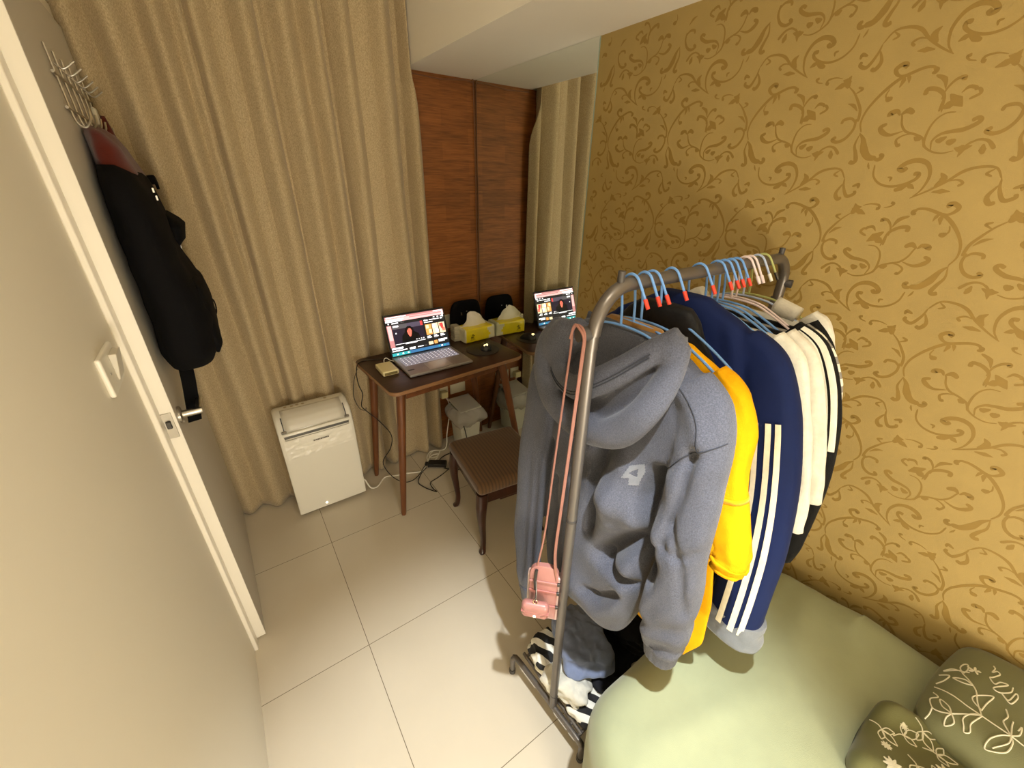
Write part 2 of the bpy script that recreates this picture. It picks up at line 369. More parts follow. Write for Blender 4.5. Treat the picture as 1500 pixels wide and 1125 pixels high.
tag(cu.build('curtain', M_curt, smooth='all', mods=[('SOLIDIFY', dict(thickness=.003, offset=1))]), 'floor length beige curtain in deep folds covering the far wall', 'curtain')

# ------------------------------------------------------------------ portable air conditioner
M_acw = mat('glossy_white_plastic', srgb(238, 234, 222), .22, coat=.3)
M_acside = mat('matt_white_plastic', srgb(220, 214, 200), .45)
M_black = mat('black_plastic', (.012, .011, .010), .4)
M_chrome = mat('glossy_bar', (.62, .6, .54), .08, metal=.85)
ac = thing('portable_air_conditioner', 'white portable air conditioner standing on the floor in front of the curtain', 'air conditioner', (.185, 2.0, 0))
X0, X1 = .012, .358
prof = [(1.937, .022), (1.936, .30), (1.936, .495), (1.937, .512), (1.946, .545), (1.966, .578), (1.995, .596), (2.03, .606), (2.07, .608), (2.082, .600), (2.085, .58), (2.085, .022)]
R = []
for x, ins in [(X0, .014), (X0+.004, .006), (X0+.014, 0), (X1-.014, 0), (X1-.004, .006), (X1, .014)]:
    cyy, czz = 2.01, .31; q = []
    for y, z in prof:
        sy_ = (1-ins/.075); zt = z if z < .45 else z-ins*1.1
        q.append((x, cyy+(y-cyy)*(1-ins*.6/.075*.5), zt))
    R.append(q)
MB().rings(R).build('housing', M_acw, ac, mods=[('BEVEL', dict(width=.008, segments=3, limit_method='ANGLE', angle_limit=.7))])
# top vent flap, following the sloping head
def head(t):        # t 0..1 along the slope profile, returns y,z
    P = [(1.941, .532), (1.950, .556), (1.968, .580), (1.995, .597), (2.028, .607)]
    k = t*(len(P)-1); i = min(len(P)-2, int(k)); f = k-i
    return P[i][0]+(P[i+1][0]-P[i][0])*f, P[i][1]+(P[i+1][1]-P[i][1])*f
fl = MB().grid(lambda u, v: (X0+.034+(X1-X0-.068)*u, head(v)[0]-.0028, head(v)[1]+.0022), 10, 16)
fl.build('louver_flap', mat('flap_plastic', srgb(214, 208, 194), .3), ac, mods=[('SOLIDIFY', dict(thickness=.003, offset=-1))])
for sx, nm in ((X0+.030, 0), (X1-.030, 1)):
    s_ = MB().grid(lambda u, v: (sx-.0022+.0044*u, head(.05+.6*v)[0]-.0022, head(.05+.6*v)[1]+.0018), 2, 10)
    s_.build('slit', M_black, ac)
bar = MB().tube([(X0+.024, 1.934, .519), (X0+.05, 1.930, .522), (X1-.05, 1.930, .522), (X1-.024, 1.934, .519)], .0085, 14, smooth=4, flat=(1, .7))
bar.build('vent_bar', M_acw, ac)
MB().rbox(((X0+X1)/2, 1.9345, .505), ((X1-X0)/2-.024, .0025, .008), .0024, 4).build('vent_slot', mat('glossy_dark_strip', (.10, .098, .09), .12, coat=.5), ac)
tr_ = MB()
tr_.tube([(X0+.022, 1.9345, .512), (X0+.028, 1.9345, .494), (X0+.05, 1.9345, .489), (X1-.05, 1.9345, .489), (X1-.028, 1.9345, .494), (X1-.022, 1.9345, .512)], .0012, 6, smooth=4)
tr_.build('panel_groove', mat('groove_grey', srgb(150, 142, 126), .5), ac)
for cx_ in (X0+.028, X1-.028):
    MB().rbox((cx_, 1.935, .535), (.011, .006, .006), .004, 3).build('flap_hinge', mat('hinge_grey', srgb(140, 132, 118), .4), ac)
M_film = mat('clear_film', srgb(246, 242, 230), .1, coat=.6, bump=.9, bscale=34, alpha=1)
flm = MB().grid(lambda u, v: (X0+.016+(X1-X0-.03)*u, 1.9345-.0045*max(0, nz(u*5, v*3, 9))-.0030*max(0, nz(u*13, v*8, 2)), .375+.112*v+.012*u*(1-v)), 60, 26)
flm.build('protective_film', M_film, ac, label='crinkled clear film on the front panel')
M_ink = mat('grey_ink', srgb(92, 84, 72), .6)
tx = MB(); xx = .155
for wd in (.006, .003, .007, .005, .004, .007, .003, .006, .005, .004, .006):
    tx.box(xx, xx+wd, 1.9300, 1.9306, .448, .455-.002*(int(wd*1e4) % 2)); xx += wd+.0016
tx.build('printed_text', M_ink, ac, smooth=False)
for i, x in enumerate((.195, .201, .207)): pass
dot = MB().lathe((.147, 1.9352, .047), [(.001, -.0022), (.0045, -.0018), (.005, 0)], 16, ax='y'); dot.build('glint_dot', mat('painted_glint', (1, .95, .8), .3, emit=(1, .93, .75), estr=3), ac)  # glowing dot stands in for a lamp glint on the glossy front
for cx_ in (X0+.05, X1-.05):
    for cyy in (1.972, 2.06): MB().lathe((cx_-.01, cyy, .013), [(.008, 0), (.0125, .003), (.0125, .017), (.008, .02)], 16, ax='x').build('caster', M_black, ac)
for i, x in enumerate((.075, .105, .130, .155, .262)):
    MB().lathe((x, 2.052-.004*(i % 2), .6085), [(.008, 0), (.008, .0004), (.0075, .0008)], 10).build('control_button', mat('button_tan', srgb(176, 160, 128), .5), ac)

# ------------------------------------------------------------------ desk
M_desk = mat('dark_walnut_top', srgb(62, 38, 24), .32, var=.25, vscale=5, stretch=(2, 14, 2))
M_deskedge = mat('desk_edge', srgb(142, 104, 70), .4)
M_leg = mat('walnut_leg', srgb(110, 66, 36), .38, var=.2, vscale=8, stretch=(6, 6, 1))
TH = math.radians(4.2); DX = Vector((math.cos(TH), math.sin(TH), 0)); DY = Vector((-math.sin(TH), math.cos(TH), 0)); DO = Vector((.478, 1.612, 0)); DZ = .758
def dk(a, b, z): return DO+DX*a+DY*b+Vector((0, 0, z))
desk = thing('desk', 'small dark walnut desk with tapered legs standing by the wood panel and mirror', 'desk', dk(.39, .235, 0))
W_, D_, r_ = .785, .495, .045
out = []
for cx_, cyy, a0 in ((W_-r_, D_-r_, 0), (r_, D_-r_, 90), (r_, r_, 180), (W_-r_, r_, 270)):
    for k in range(9):
        a = math.radians(a0+90*k/8); out.append((cx_+r_*math.cos(a), cyy+r_*math.sin(a)))
def ring(off, z):
    q = []
    for a, b in out:
        ca, cb = min(max(a, r_), W_-r_), min(max(b, r_), D_-r_); d = Vector((a-ca, b-cb)); d = d.normalized()*off if d.length > 1e-6 else d
        q.append(dk(a+d.x, b+d.y, z))
    return q
tp = MB(); tp.rings([ring(-.006, DZ-.022), ring(0, DZ-.017), ring(0, DZ-.003), ring(-.003, DZ-.0005)], cap0=True, cap1=False, mi=1)
n_ = len(out); tp.add(ring(-.003, DZ-.0005)+ring(-.006, DZ), [], 0); o_ = len(tp.v)-2*n_
for j in range(n_): tp.f.append((o_+j, o_+(j+1) % n_, o_+n_+(j+1) % n_, o_+n_+j)); tp.m.append(0)
tp.f.append(tuple(o_+n_+j for j in range(n_))); tp.m.append(0)
tp.build('desktop', [M_desk, M_deskedge], desk)
ap = MB(); z0, z1 = DZ-.075, DZ-.022
for a0, a1, b0, b1 in ((.09, W_-.15, .055, .072), (.09, W_-.15, D_-.072, D_-.055), (.075, .092, .06, D_-.06), (W_-.15, W_-.133, .06, D_-.06)):
    ap.obox(dk((a0+a1)/2, (b0+b1)/2, (z0+z1)/2), DX*(a1-a0)/2, DY*(b1-b0)/2, Vector((0, 0, (z1-z0)/2)))
ap.build('apron', M_leg, desk, bevel=.002)
for top, foot in ((dk(.07, .065, DZ-.022), Vector((.474, 1.668, 0))), (dk(.07, .40, DZ-.022), Vector((.458, 2.075, 0))), (dk(.655, .045, DZ-.022), Vector((1.262, 1.655, 0))), (dk(.70, .43, DZ-.022), Vector((1.245, 2.15, 0)))):
    P = [foot+(top-foot)*t for t in (0, .02, .3, .6, .9, 1)]
    lg = MB().tube(P, [.0115, .0135, .017, .020, .0225, .0225], 16)
    lg.build('leg', M_leg, desk)

# ------------------------------------------------------------------ laptop
M_alu = mat('grey_aluminium', srgb(168, 162, 158), .38, metal=.55)
M_pad = mat('trackpad_grey', srgb(188, 182, 176), .35, metal=.4)
lap = thing('laptop', 'open grey laptop with lit screen and backlit keys on the walnut desk', 'laptop', (.787, 1.855, DZ))
lx0, lx1, ly0, ly1, lz = .612, .962, 1.725, 1.983, DZ+.002
lbase = MB().rbox(((lx0+lx1)/2, (ly0+ly1)/2, lz+.008), ((lx1-lx0)/2, (ly1-ly0)/2, .008), .006, 4).build('base', M_alu, lap)
LT = lz+.0163
MB().rbox(((lx0+lx1)/2, ly0+.055, LT), (.062, .044, .0006), .0005, 2).build('trackpad', M_pad, lbase)
MB().box(lx0+.012, lx0+.045, ly0+.052, ly0+.063, LT-.0002, LT+.0003).build('sticker', mat('dark_sticker', srgb(70, 66, 62), .5), lbase, smooth=False)
MB().box(lx0+.022, lx1-.022, ly0+.112, ly1-.03, LT-.0006, LT+.0002).build('keyboard_deck', mat('deck_glow', srgb(150, 146, 150), .5, emit=(.8, .78, 1), estr=.25), lbase, smooth=False)
M_key = mat('pale_key', srgb(176, 172, 186), .5, emit=(.82, .8, 1), estr=.10)
M_keyl = mat('key_legend', (.9, .9, 1), .5, emit=(.9, .88, 1), estr=1.2)
kb = MB(); kw = (lx1-lx0-.05)/14; kd = (ly1-.032-ly0-.114)/6
for r in range(6):
    for c_ in range(14):
        if r == 0 and 4 <= c_ <= 8:
            if c_ > 4: continue
            a0, a1 = lx0+.025+4*kw, lx0+.025+9*kw
        else: a0, a1 = lx0+.025+c_*kw, lx0+.025+(c_+1)*kw
        b0 = ly0+.114+r*kd
        kb.box(a0+.0013, a1-.0013, b0+.0013, b0+kd-.0013, LT, LT+.0012)
        if a1-a0 < kw*1.5:
            mx_, my_ = (a0+a1)/2, b0+kd/2; q = len(kb.v)
            kb.add([(mx_-.003, my_-.003, LT+.0013), (mx_+.003, my_-.003, LT+.0013), (mx_+.003, my_+.003, LT+.0013), (mx_-.003, my_+.003, LT+.0013)], [(0, 1, 2, 3)], 1)
kb.build('keyboard', [M_key, M_keyl], lbase, smooth=False)
# lid
hinge = Vector(((lx0+lx1)/2, ly1-.004, lz+.014)); TILT = math.radians(19)
lu = Vector((0, math.sin(TILT), math.cos(TILT))); ln = Vector((0, -math.cos(TILT), math.sin(TILT))); LH = .226
lid = MB().obox(hinge+lu*LH/2-ln*.004, Vector(((lx1-lx0)/2, 0, 0)), lu*LH/2, ln*.003)
lid_o = lid.build('screen_lid', mat('dark_lid', srgb(60, 60, 60), .35, metal=.4), lap, bevel=.003)
hb = MB().tube([hinge+Vector((-.13, 0, -.002)), hinge+Vector((.13, 0, -.002))], .006, 12); hb.build('hinge', M_black, lap)
MB().obox(hinge+lu*LH/2-ln*.0008, Vector(((lx1-lx0)/2-.002, 0, 0)), lu*(LH/2-.002), ln*.0004).build('bezel', M_black, lid_o, smooth=False)
# picture on the display: flat emissive blocks, one mesh
SC = {}
def em(name, c, s): return mat('screen_'+name, (0, 0, 0), .3, emit=c, estr=s)
PAL = [em('dark', srgb(38, 36, 36), 1), em('pinkbar', srgb(255, 196, 190), 1.5), em('rose', srgb(226, 150, 146), 1.2), em('white', (1, .96, .94), 2.2), em('plum', srgb(50, 38, 54), 1),
       em('black', srgb(12, 11, 13), 1), em('red', srgb(240, 70, 66), 1.5), em('orange', srgb(250, 170, 90), 1.5), em('cream', srgb(255, 226, 180), 1.6), em('teal', srgb(60, 190, 190), 1.2),
       em('blue', srgb(70, 130, 180), 1.1), em('grey', srgb(110, 104, 104), 1), em('violet', srgb(104, 92, 108), 1), em('salmon', srgb(255, 120, 96), 1.6)]
ds = MB(); SWd = (lx1-lx0)-.016; SHt = LH-.018
def sq(u0, v0, u1, v1, mi, lv=0):
    h = .0004+.00012*lv
    q = [hinge+Vector((-SWd/2+SWd*u, 0, 0))+lu*(.007+SHt*(1-v))+ln*h for u, v in ((u0, v1), (u1, v1), (u1, v0), (u0, v0))]
    ds.add(q, [(0, 1, 2, 3)], mi)
def spoly(pts, mi, lv=3):
    ds.add([hinge+Vector((-SWd/2+SWd*u, 0, 0))+lu*(.007+SHt*(1-v))+ln*(.0004+.00012*lv) for u, v in pts], [tuple(range(len(pts)))], mi)
sq(0, 0, 1, 1, 0)
sq(0, 0, 1, .045, 2, 1); sq(0, .045, 1, .14, 1, 1); sq(.02, .012, .35, .034, 3, 2); sq(.03, .075, .3, .1, 3, 2); sq(.82, .012, .98, .032, 3, 2); sq(.4, .06, .97, .085, 2, 2); sq(.0, .115, .27, .14, 3, 2)
sq(.03, .165, .05, .19, 3, 1); sq(.09, .165, .2, .19, 3, 1); sq(.24, .17, .3, .186, 11, 1)
sq(.0, .22, .075, .78, 2, 1); sq(.01, .23, .07, .6, 1, 2)
sq(.085, .215, .6, .7, 4, 1); sq(.33, .22, .6, .34, 12, 2); sq(.56, .22, .6, .33, 6, 3); sq(.085, .22, .33, .33, 11, 2)
spoly([(.2, .7), (.22, .52), (.28, .44), (.29, .36), (.33, .30), (.38, .30), (.42, .36), (.43, .45), (.5, .52), (.53, .7)], 5, 3)
spoly([(.315, .42), (.345, .36), (.375, .36), (.395, .42), (.385, .5), (.365, .57), (.345, .57), (.325, .5)], 13, 4); sq(.345, .37, .352, .5, 6, 5)
sq(.1, .24, .19, .28, 3, 3); sq(.12, .42, .14, .45, 3, 3)
for i in range(4): sq(.44+.04*i, .655, .46+.04*i, .68, 3, 3)
sq(.085, .71, .6, .722, 3, 1); sq(.25, .73, .45, .745, 3, 1)
sq(.01, .79, .2, .835, 3, 1); sq(.01, .86, .26, .885, 3, 1); sq(.3, .85, .4, .9, 3, 1); sq(.44, .86, .54, .88, 3, 1); sq(.55, .86, .6, .88, 11, 1)
sq(.63, .215, .7, .245, 3, 1); sq(.72, .22, .9, .24, 3, 1); sq(.92, .215, .96, .245, 3, 1); sq(.63, .275, .78, .295, 3, 1)
for i, (m1, m2) in enumerate(((7, 8), (8, 3), (8, 13))):
    u = .635+.12*i; sq(u, .34, u+.105, .62, m1, 1); sq(u+.01, .36, u+.06, .45, m2, 2); sq(u+.05, .48, u+.1, .58, m2, 2); sq(u, .645, u+.06, .66, 3, 1); sq(u, .675, u+.08, .70, 3, 1); sq(u, .71, u+.05, .73, 11, 1)
spoly([(.90, .36), (.95, .36), (.955, .45), (.93, .54), (.905, .48)], 6, 4)
sq(.8, .165, .83, .19, 3, 1); sq(.87, .165, .9, .19, 3, 1); sq(.93, .165, .96, .19, 3, 1)
sq(.64, .80, .72, .88, 8, 1); sq(.74, .79, .8, .88, 7, 1); sq(.82, .78, .98, .82, 3, 1); sq(.82, .83, .93, .85, 3, 1)
sq(0, .925, 1, 1, 10, 1); sq(0, .925, .3, 1, 9, 2)
for i in range(9): sq(.03+.045*i if i < 6 else .5+.05*i, .945, .055+.045*i if i < 6 else .53+.05*i, .978, 3 if i % 2 else 9, 3)
sq(.965, .02, .985, .2, 3, 2)
ds.build('display', PAL, lid_o, smooth=False)

# things on the desk
M_cream = mat('cream_plastic', srgb(240, 228, 176), .4)
ch = thing('power_bank', 'small square cream coloured charger box lying at the left front desk corner', 'charger', (.548, 1.872, DZ))
MB().rbox((.548, 1.872, DZ+.0135), (.040, .062, .0125), .006, 4).build('case', M_cream, ch)
MB().box(.515, .58, 1.8092, 1.8102, DZ+.006, DZ+.019).build('port_label', mat('olive_print', srgb(120, 108, 60), .6), ch, smooth=False)
M_wcable = mat('white_cable', srgb(246, 242, 230), .5)
M_bcable = mat('black_cable', (.012, .011, .011), .45)
cb = MB().tube([(.555, 1.93, DZ+.016), (.562, 1.952, DZ+.03), (.578, 1.962, DZ+.033), (.596, 1.958, DZ+.018), (.613, 1.95, DZ+.012)], .0022, 8, smooth=6)
tag(cb.build('charging_cable', M_wcable), 'short white cable looping from the cream charger into the laptop', 'cable')
pd = MB().lathe((1.105, 1.865, DZ+.0004), [(.092, 0), (.094, .001), (.094, .0025), (.092, .0034)], 48)
tag(pd.build('mouse_pad', mat('dark_grey_rubber', srgb(52, 48, 44), .55, coat=.1)), 'round dark grey mouse pad on the desk right of the laptop', 'mouse pad')
ms = thing('computer_mouse', 'black computer mouse with a glowing heart mark on the round pad', 'computer mouse', (1.128, 1.868, DZ+.004))
mc = Vector((1.128, 1.868, DZ+.004)); ma = math.radians(62)
ma_x = Vector((math.cos(ma), math.sin(ma), 0)); ma_y = Vector((-math.sin(ma), math.cos(ma), 0))
rr = []
for t in np.linspace(-1, 1, 17):
    wv = math.sqrt(max(.0, 1-t**4))*.030+.002; hv = (1-t*t)**.6*.034*(1-.18*t)+.003; q = []
    for j in range(20):
        a = 2*PI*j/20; sx_, sz_ = math.cos(a), math.sin(a)
        q.append(mc+ma_x*(t*.054)+ma_y*(wv*sx_)+Vector((0, 0, max(0, sz_)*hv+.0005)))
    rr.append(q)
MB().rings(rr).build('shell', mat('black_mouse', (.015, .013, .013), .32), ms)
MB().lathe(mc+ma_x*.026+Vector((0, 0, .0285)), [(.003, -.003), (.0075, -.002), (.0075, .002), (.003, .003)], 16, ax='x').build('scroll_wheel', M_black, ms)
ht = MB(); hp = []
for j in range(40):
    t = 2*PI*j/40; hx = 16*math.sin(t)**3; hy = 13*math.cos(t)-5*math.cos(2*t)-2*math.cos(3*t)-math.cos(4*t); hp.append((hx*.0008, hy*.0008))
hn = Vector((-.35, -.6, .72)).normalized(); hu = Vector((1, 0, 0)); hu = (hu-hn*hu.dot(hn)).normalized(); hv_ = hn.cross(hu)
hc = mc-ma_x*.034+Vector((0, 0, .0285))
ht.rings([[hc+hu*a+hv_*b+hn*k for a, b in hp] for k in (-.006, .002)])
ht.build('heart_logo', mat('glowing_heart', (.2, .15, .05), .4, emit=(1, .80, .36), estr=2.2), ms, smooth=False)

# tissue packet
M_tisy = mat('yellow_film', srgb(236, 216, 20), .28, coat=.3, var=.06, vscale=14)
M_tisw = mat('white_film', srgb(226, 222, 190), .3, coat=.3)
M_tissue = mat('tissue_paper', srgb(240, 236, 226), .8)
M_mark = mat('brown_print', srgb(120, 104, 20), .5)
ts = thing('tissue_packet', 'yellow and white soft packet of tissues with one pulled up on the desk', 'tissue packet', (1.165, 2.075, DZ))
def crumple(v): return v+Vector((.0025*nz(v.x*30, v.y*30, v.z*30), .002*nz(v.x*30+9, v.y*30, v.z*30), .002*nz(v.x*40, v.y*40, 4)))
tc_ = Vector((1.168, 2.05, DZ+.044)); tR = Matrix.Rotation(math.radians(3), 3, 'Z')
tb = MB().rbox((0, 0, 0), (.108, .056, .043), .012, (16, 10, 8), fn=lambda v: tc_+tR@crumple(v))
bo = []
for f in tb.f:
    c_ = sum((Vector(tb.v[i]) for i in f), Vector())/len(f)-tc_
    bo.append(0 if (c_.x > -.098 and c_.x < .07-.9*max(0, -(c_.z))-.02*math.sin(40*c_.z) or c_.z > .035 and abs(c_.x) < .085) else 1)
tb.m = bo; tb.build('packet', [M_tisy, M_tisw], ts)
def tis(u, v):
    a = (u-.5)*2; h = v
    x = -.012+a*.092*(1-.30*h)-.012*h; y = .012*math.sin(a*5+h*3)*h*.9+.022*(h-.4)*math.cos(a*3)-.004
    z = .036+.092*h*(1-.50*a*a+.10*a)+.006*nz(a*3, h*3, 1)
    return tc_+tR@Vector((x, y, z))
MB().grid(tis, 40, 24).build('pulled_tissue', M_tissue, ts, mods=[('SOLIDIFY', dict(thickness=.0015))])
mk = MB()
for k in range(26):
    a = random.uniform(0, 2*PI); r = random.uniform(.2, 1); x = -.058+.016*r*math.cos(a); z = -.004+.017*r*math.sin(a); s_ = random.uniform(.0012, .0035)
    q = [tc_+tR@Vector((x+i*s_, -.0575, z+j*s_*.8)) for i, j in ((-1, -1), (1, -1), (1, 1), (-1, 1))]
    mk.add(q, [(0, 1, 2, 3)])
for k in range(9):
    x = -.075+.004*k; mk.add([tc_+tR@Vector((x+i, -.0575, -.026+j)) for i, j in ((0, 0), (.003, 0), (.003, .0025), (0, .0025))], [(0, 1, 2, 3)])
mk.build('print', M_mark, ts, smooth=False)

# stack of little boxes between laptop and tissues, and dark bag behind
for k in range(4):
    w = .021
    o = MB().rbox((1.048+.002*(k % 2), 2.086, DZ+.0125+.0235*k), (w, .028, .0112), .003, 3).build('small_box', mat('pale_card', srgb(196, 190, 168), .6))
    tag(o, ['lowest of the four small pale boxes stacked behind the laptop', 'second from bottom small pale box in the stack behind the laptop', 'third from bottom small pale box in the stack behind the laptop', 'topmost small pale box in the stack behind the laptop'][k], 'box', 'small boxes stacked on the desk')
bg = thing('toiletry_bag', 'soft black bag leaning against the wood panel behind the tissues', 'bag', (1.14, 2.15, DZ))
rr = []
M_bag = mat('black_nylon', (.004, .0038, .0045), .85, spec=.12, bump=.3, bscale=500)
for z, x0, x1, d in [(0, 1.062, 1.250, .020), (.02, 1.052, 1.262, .026), (.08, 1.048, 1.266, .026), (.14, 1.050, 1.263, .024), (.19, 1.060, 1.254, .02), (.212, 1.08, 1.236, .014), (.218, 1.11, 1.20, .006)]:
    q = []
    for j in range(32):
        a = 2*PI*j/32; c_, s_ = math.cos(a), math.sin(a)
        q.append(((x0+x1)/2+(x1-x0)/2*math.copysign(abs(c_)**.5, c_), 2.152+d*.8*math.copysign(abs(s_)**.6, s_)+.003*nz(z*20, a, 1), DZ+.001+z))
    rr.append(q)
MB().rings(rr).build('body', M_bag, bg, mods=[('SUBSURF', dict(levels=1, render_levels=1))])
for q in ((1.112, 1.120, 2.1275, 2.1295, DZ+.135, DZ+.152), (1.150, 1.156, 2.1275, 2.1295, DZ+.152, DZ+.157)): MB().box(*q).build('zip_pull', M_steel, bg, smooth=False)
# wall sockets on the wood panel
def socket(x0, x1, z0, z1, label, slots=True):
    t = thing('wall_socket', label, 'wall socket', ((x0+x1)/2, YB, (z0+z1)/2), 'wall sockets on the wood panel')
    MB().rbox(((x0+x1)/2, YB-.0045, (z0+z1)/2), ((x1-x0)/2, .0042, (z1-z0)/2), .004, 3).build('plate', mat('ivory_plastic', srgb(214, 206, 180), .4), t)
    if slots:
        f = MB()
        for dx in (-.011, .011): f.box((x0+x1)/2+dx-.003, (x0+x1)/2+dx+.003, YB-.0092, YB-.0085, (z0+z1)/2-.004, (z0+z1)/2+.004)
        f.build('slots', M_black, t, smooth=False)
    return t
socket(1.018, 1.075, .80, .888, 'ivory wall socket on the wood panel just above the desk beside the laptop', False)
socket(.955, 1.028, .33, .408, 'ivory wall socket under the desk with a white plug in it')
socket(1.045, 1.158, .334, .405, 'wide blank ivory wall plate under the desk beside the plugged socket', False)
pl = thing('power_plug', 'white plug adapter pushed into the wall socket under the desk', 'plug', (.985, 2.17, .36))
MB().rbox((.985, 2.175, .362), (.024, .02, .022), .006, 4).build('body', M_cream, pl)
MB().tube([(.995, 2.165, .342), (1.004, 2.16, .325), (1.008, 2.157, .30)], [.007, .006, .003], 10, smooth=4).build('strain_relief', mat('pinkish_white', srgb(214, 196, 190), .5), pl)

# ------------------------------------------------------------------ cables and adapter on the floor
fz = .004
c1 = [(1.008, 2.157, .30), (1.012, 2.15, .26), (.985, 2.13, .17), (.958, 2.11, .09), (.945, 2.09, .04), (.925, 2.08, .008), (.89, 2.085, fz), (.85, 2.10, fz+.006), (.80, 2.06, fz), (.84, 2.03, fz+.004), (.88, 2.07, fz+.009), (.83, 2.10, fz+.008), (.78, 2.05, fz+.003),
      (.80, 2.0, fz), (.86, 2.04, fz+.008), (.81, 2.05, fz+.01), (.74, 1.99, fz), (.70, 1.95, fz), (.62, 1.98, fz), (.55, 2.0, fz), (.49, 2.02, fz), (.43, 1.965, fz), (.39, 1.95, .02), (.372, 1.958, .06), (.366, 1.965, .08), (.352, 1.975, .085)]
tag(MB().tube(c1, .0038, 8, smooth=7).build('power_cable', M_wcable), 'white power cable bundled on the floor from the socket to the air conditioner', 'cable')
c2 = [(.60, 1.99, DZ+.010), (.575, 2.02, DZ+.004), (.53, 2.05, DZ+.003), (.485, 2.06, DZ+.003), (.448, 2.04, DZ-.002), (.432, 2.03, DZ-.05), (.435, 2.035, .64), (.448, 2.04, .58), (.43, 2.03, .52), (.445, 2.02, .49), (.50, 1.98, .42), (.545, 1.95, .33), (.525, 1.93, .26), (.47, 1.92, .19), (.50, 1.91, .09), (.56, 1.90, .02),
      (.62, 1.90, fz), (.68, 1.93, fz+.004), (.73, 1.975, .012), (.765, 1.985, .018)]
tag(MB().tube(c2, .0026, 8, smooth=7).build('laptop_cable', M_bcable), 'thin black cable hanging off the left desk edge down to the floor', 'cable')
c3 = [(.445, 2.05, DZ-.03), (.42, 2.06, .66), (.405, 2.06, .57), (.42, 2.045, .50), (.445, 2.03, .485), (.452, 2.03, .50)]
tag(MB().tube(c3, .0018, 8, smooth=7).build('thin_cable', M_bcable), 'loop of very thin black wire beside the back left desk leg', 'cable')
c4 = [(1.02, 2.165, .33), (1.03, 2.12, .30), (1.025, 2.02, .24), (1.01, 1.93, .17), (.99, 1.87, .08), (.97, 1.84, .02), (.93, 1.83, fz), (.86, 1.86, fz+.003), (.82, 1.93, fz), (.85, 2.0, fz), (.93, 2.02, fz), (.98, 1.97, fz+.004), (.95, 1.90, fz+.006), (.89, 1.90, .012), (.868, 1.915, .018)]
tag(MB().tube(c4, .0034, 8, smooth=7).build('adapter_cable', M_bcable), 'thick black cord coiling on the floor between adapter and bin', 'cable')
c5 = [(.735, 1.95, .018), (.70, 1.935, .01), (.67, 1.91, fz), (.64, 1.86, fz), (.655, 1.80, fz), (.685, 1.745, fz), (.70, 1.73, fz), (.69, 1.76, fz+.003), (.70, 1.82, fz), (.76, 1.84, fz), (.84, 1.865, .012), (.862, 1.89, .015)]
tag(MB().tube(c5, .0026, 8, smooth=7).build('output_cable', M_bcable), 'thin black lead lying in a loop in front of the power adapter', 'cable')
ad = thing('power_adapter', 'black laptop power adapter lying on the floor tiles under the desk', 'power adapter', (.81, 1.94, 0))
ca, sa = math.cos(-.45), math.sin(-.45); aR = Matrix.Rotation(-.62, 3, 'Z'); ac_ = Vector((.806, 1.948, .0165))
MB().rbox((0, 0, 0), (.058, .026, .015), .007, (10, 6, 4), fn=lambda v: ac_+aR@v).build('brick', M_black, ad)
MB().rbox((0, 0, 0), (.012, .013, .008), .004, 3, fn=lambda v: ac_+aR@(v+Vector((-.066, 0, 0)))).build('inlet', M_black, ad)
MB().rbox((0, 0, 0), (.05, .0004, .003), .0003, 2, fn=lambda v: ac_+aR@(v+Vector((0, -.0264, -.008)))).build('seam', mat('grey_seam', srgb(120, 114, 106), .4), ad)

# ------------------------------------------------------------------ bin with liner and lid
M_bin = mat('white_bin_plastic', srgb(226, 226, 214), .4)
bn = thing('waste_bin', 'small white waste bin with plastic bag liner under the desk', 'waste bin', (1.11, 2.07, 0))
def sqring(cx_, cyy, hx, hy, z, r=.012, n=6):
    q = []
    for sx_, sy_, a0 in ((1, 1, 0), (-1, 1, 90), (-1, -1, 180), (1, -1, 270)):
        for k in range(n+1):
            a = math.radians(a0+90*k/n); q.append((cx_+sx_*(hx-r)+r*math.cos(a), cyy+sy_*(hy-r)+r*math.sin(a), z))
    return q
bcx, bcy = 1.085, 2.075
MB().rings([sqring(bcx, bcy, .062, .066, .002), sqring(bcx, bcy, .064, .068, .006), sqring(bcx, bcy, .078, .082, .285), sqring(bcx, bcy, .081, .085, .288), sqring(bcx, bcy, .081, .085, .296), sqring(bcx, bcy, .072, .076, .296), sqring(bcx, bcy, .058, .062, .02)], True, True).build('bucket', M_bin, bn)
M_liner = mat('thin_plastic_liner', srgb(214, 210, 204), .25, alpha=.62, spec=.6)
def liner(u, v):
    a = 2*PI*u; h = v
    base = 1+.10*math.sin(PI*min(1, h*1.05))+.10*nz(math.cos(a)*1.6, math.sin(a)*1.6, h*2)
    ca_, sa_ = math.cos(a), math.sin(a); k = 1/max(abs(ca_), abs(sa_))**.7
    z = .305-.125*h*(1+.28*nz(ca_*1.3+4, sa_*1.3, 0))+.012*nz(ca_*4, sa_*4, h*4)
    rr_ = (.083+.028*math.sin(PI*h)**.8)*base*k*.98
    rr_ = max(rr_, .0845*k)
    return (bcx+rr_*ca_, bcy+min(rr_*1.02, .115 if sa_ > 0 else 9)*sa_, z)
MB().grid(liner, 96, 18).build('bag_liner', M_liner, bn, smooth='all')
ldm = MB().rbox((0, 0, 0), (.077, .088, .0045), .003, 4, fn=lambda v: Vector((bcx-.004, bcy-.006, .318))+Matrix.Rotation(.10, 3, 'X')@v); ldm.build('lid', mat('grey_white_lid', srgb(206, 204, 196), .4), bn)

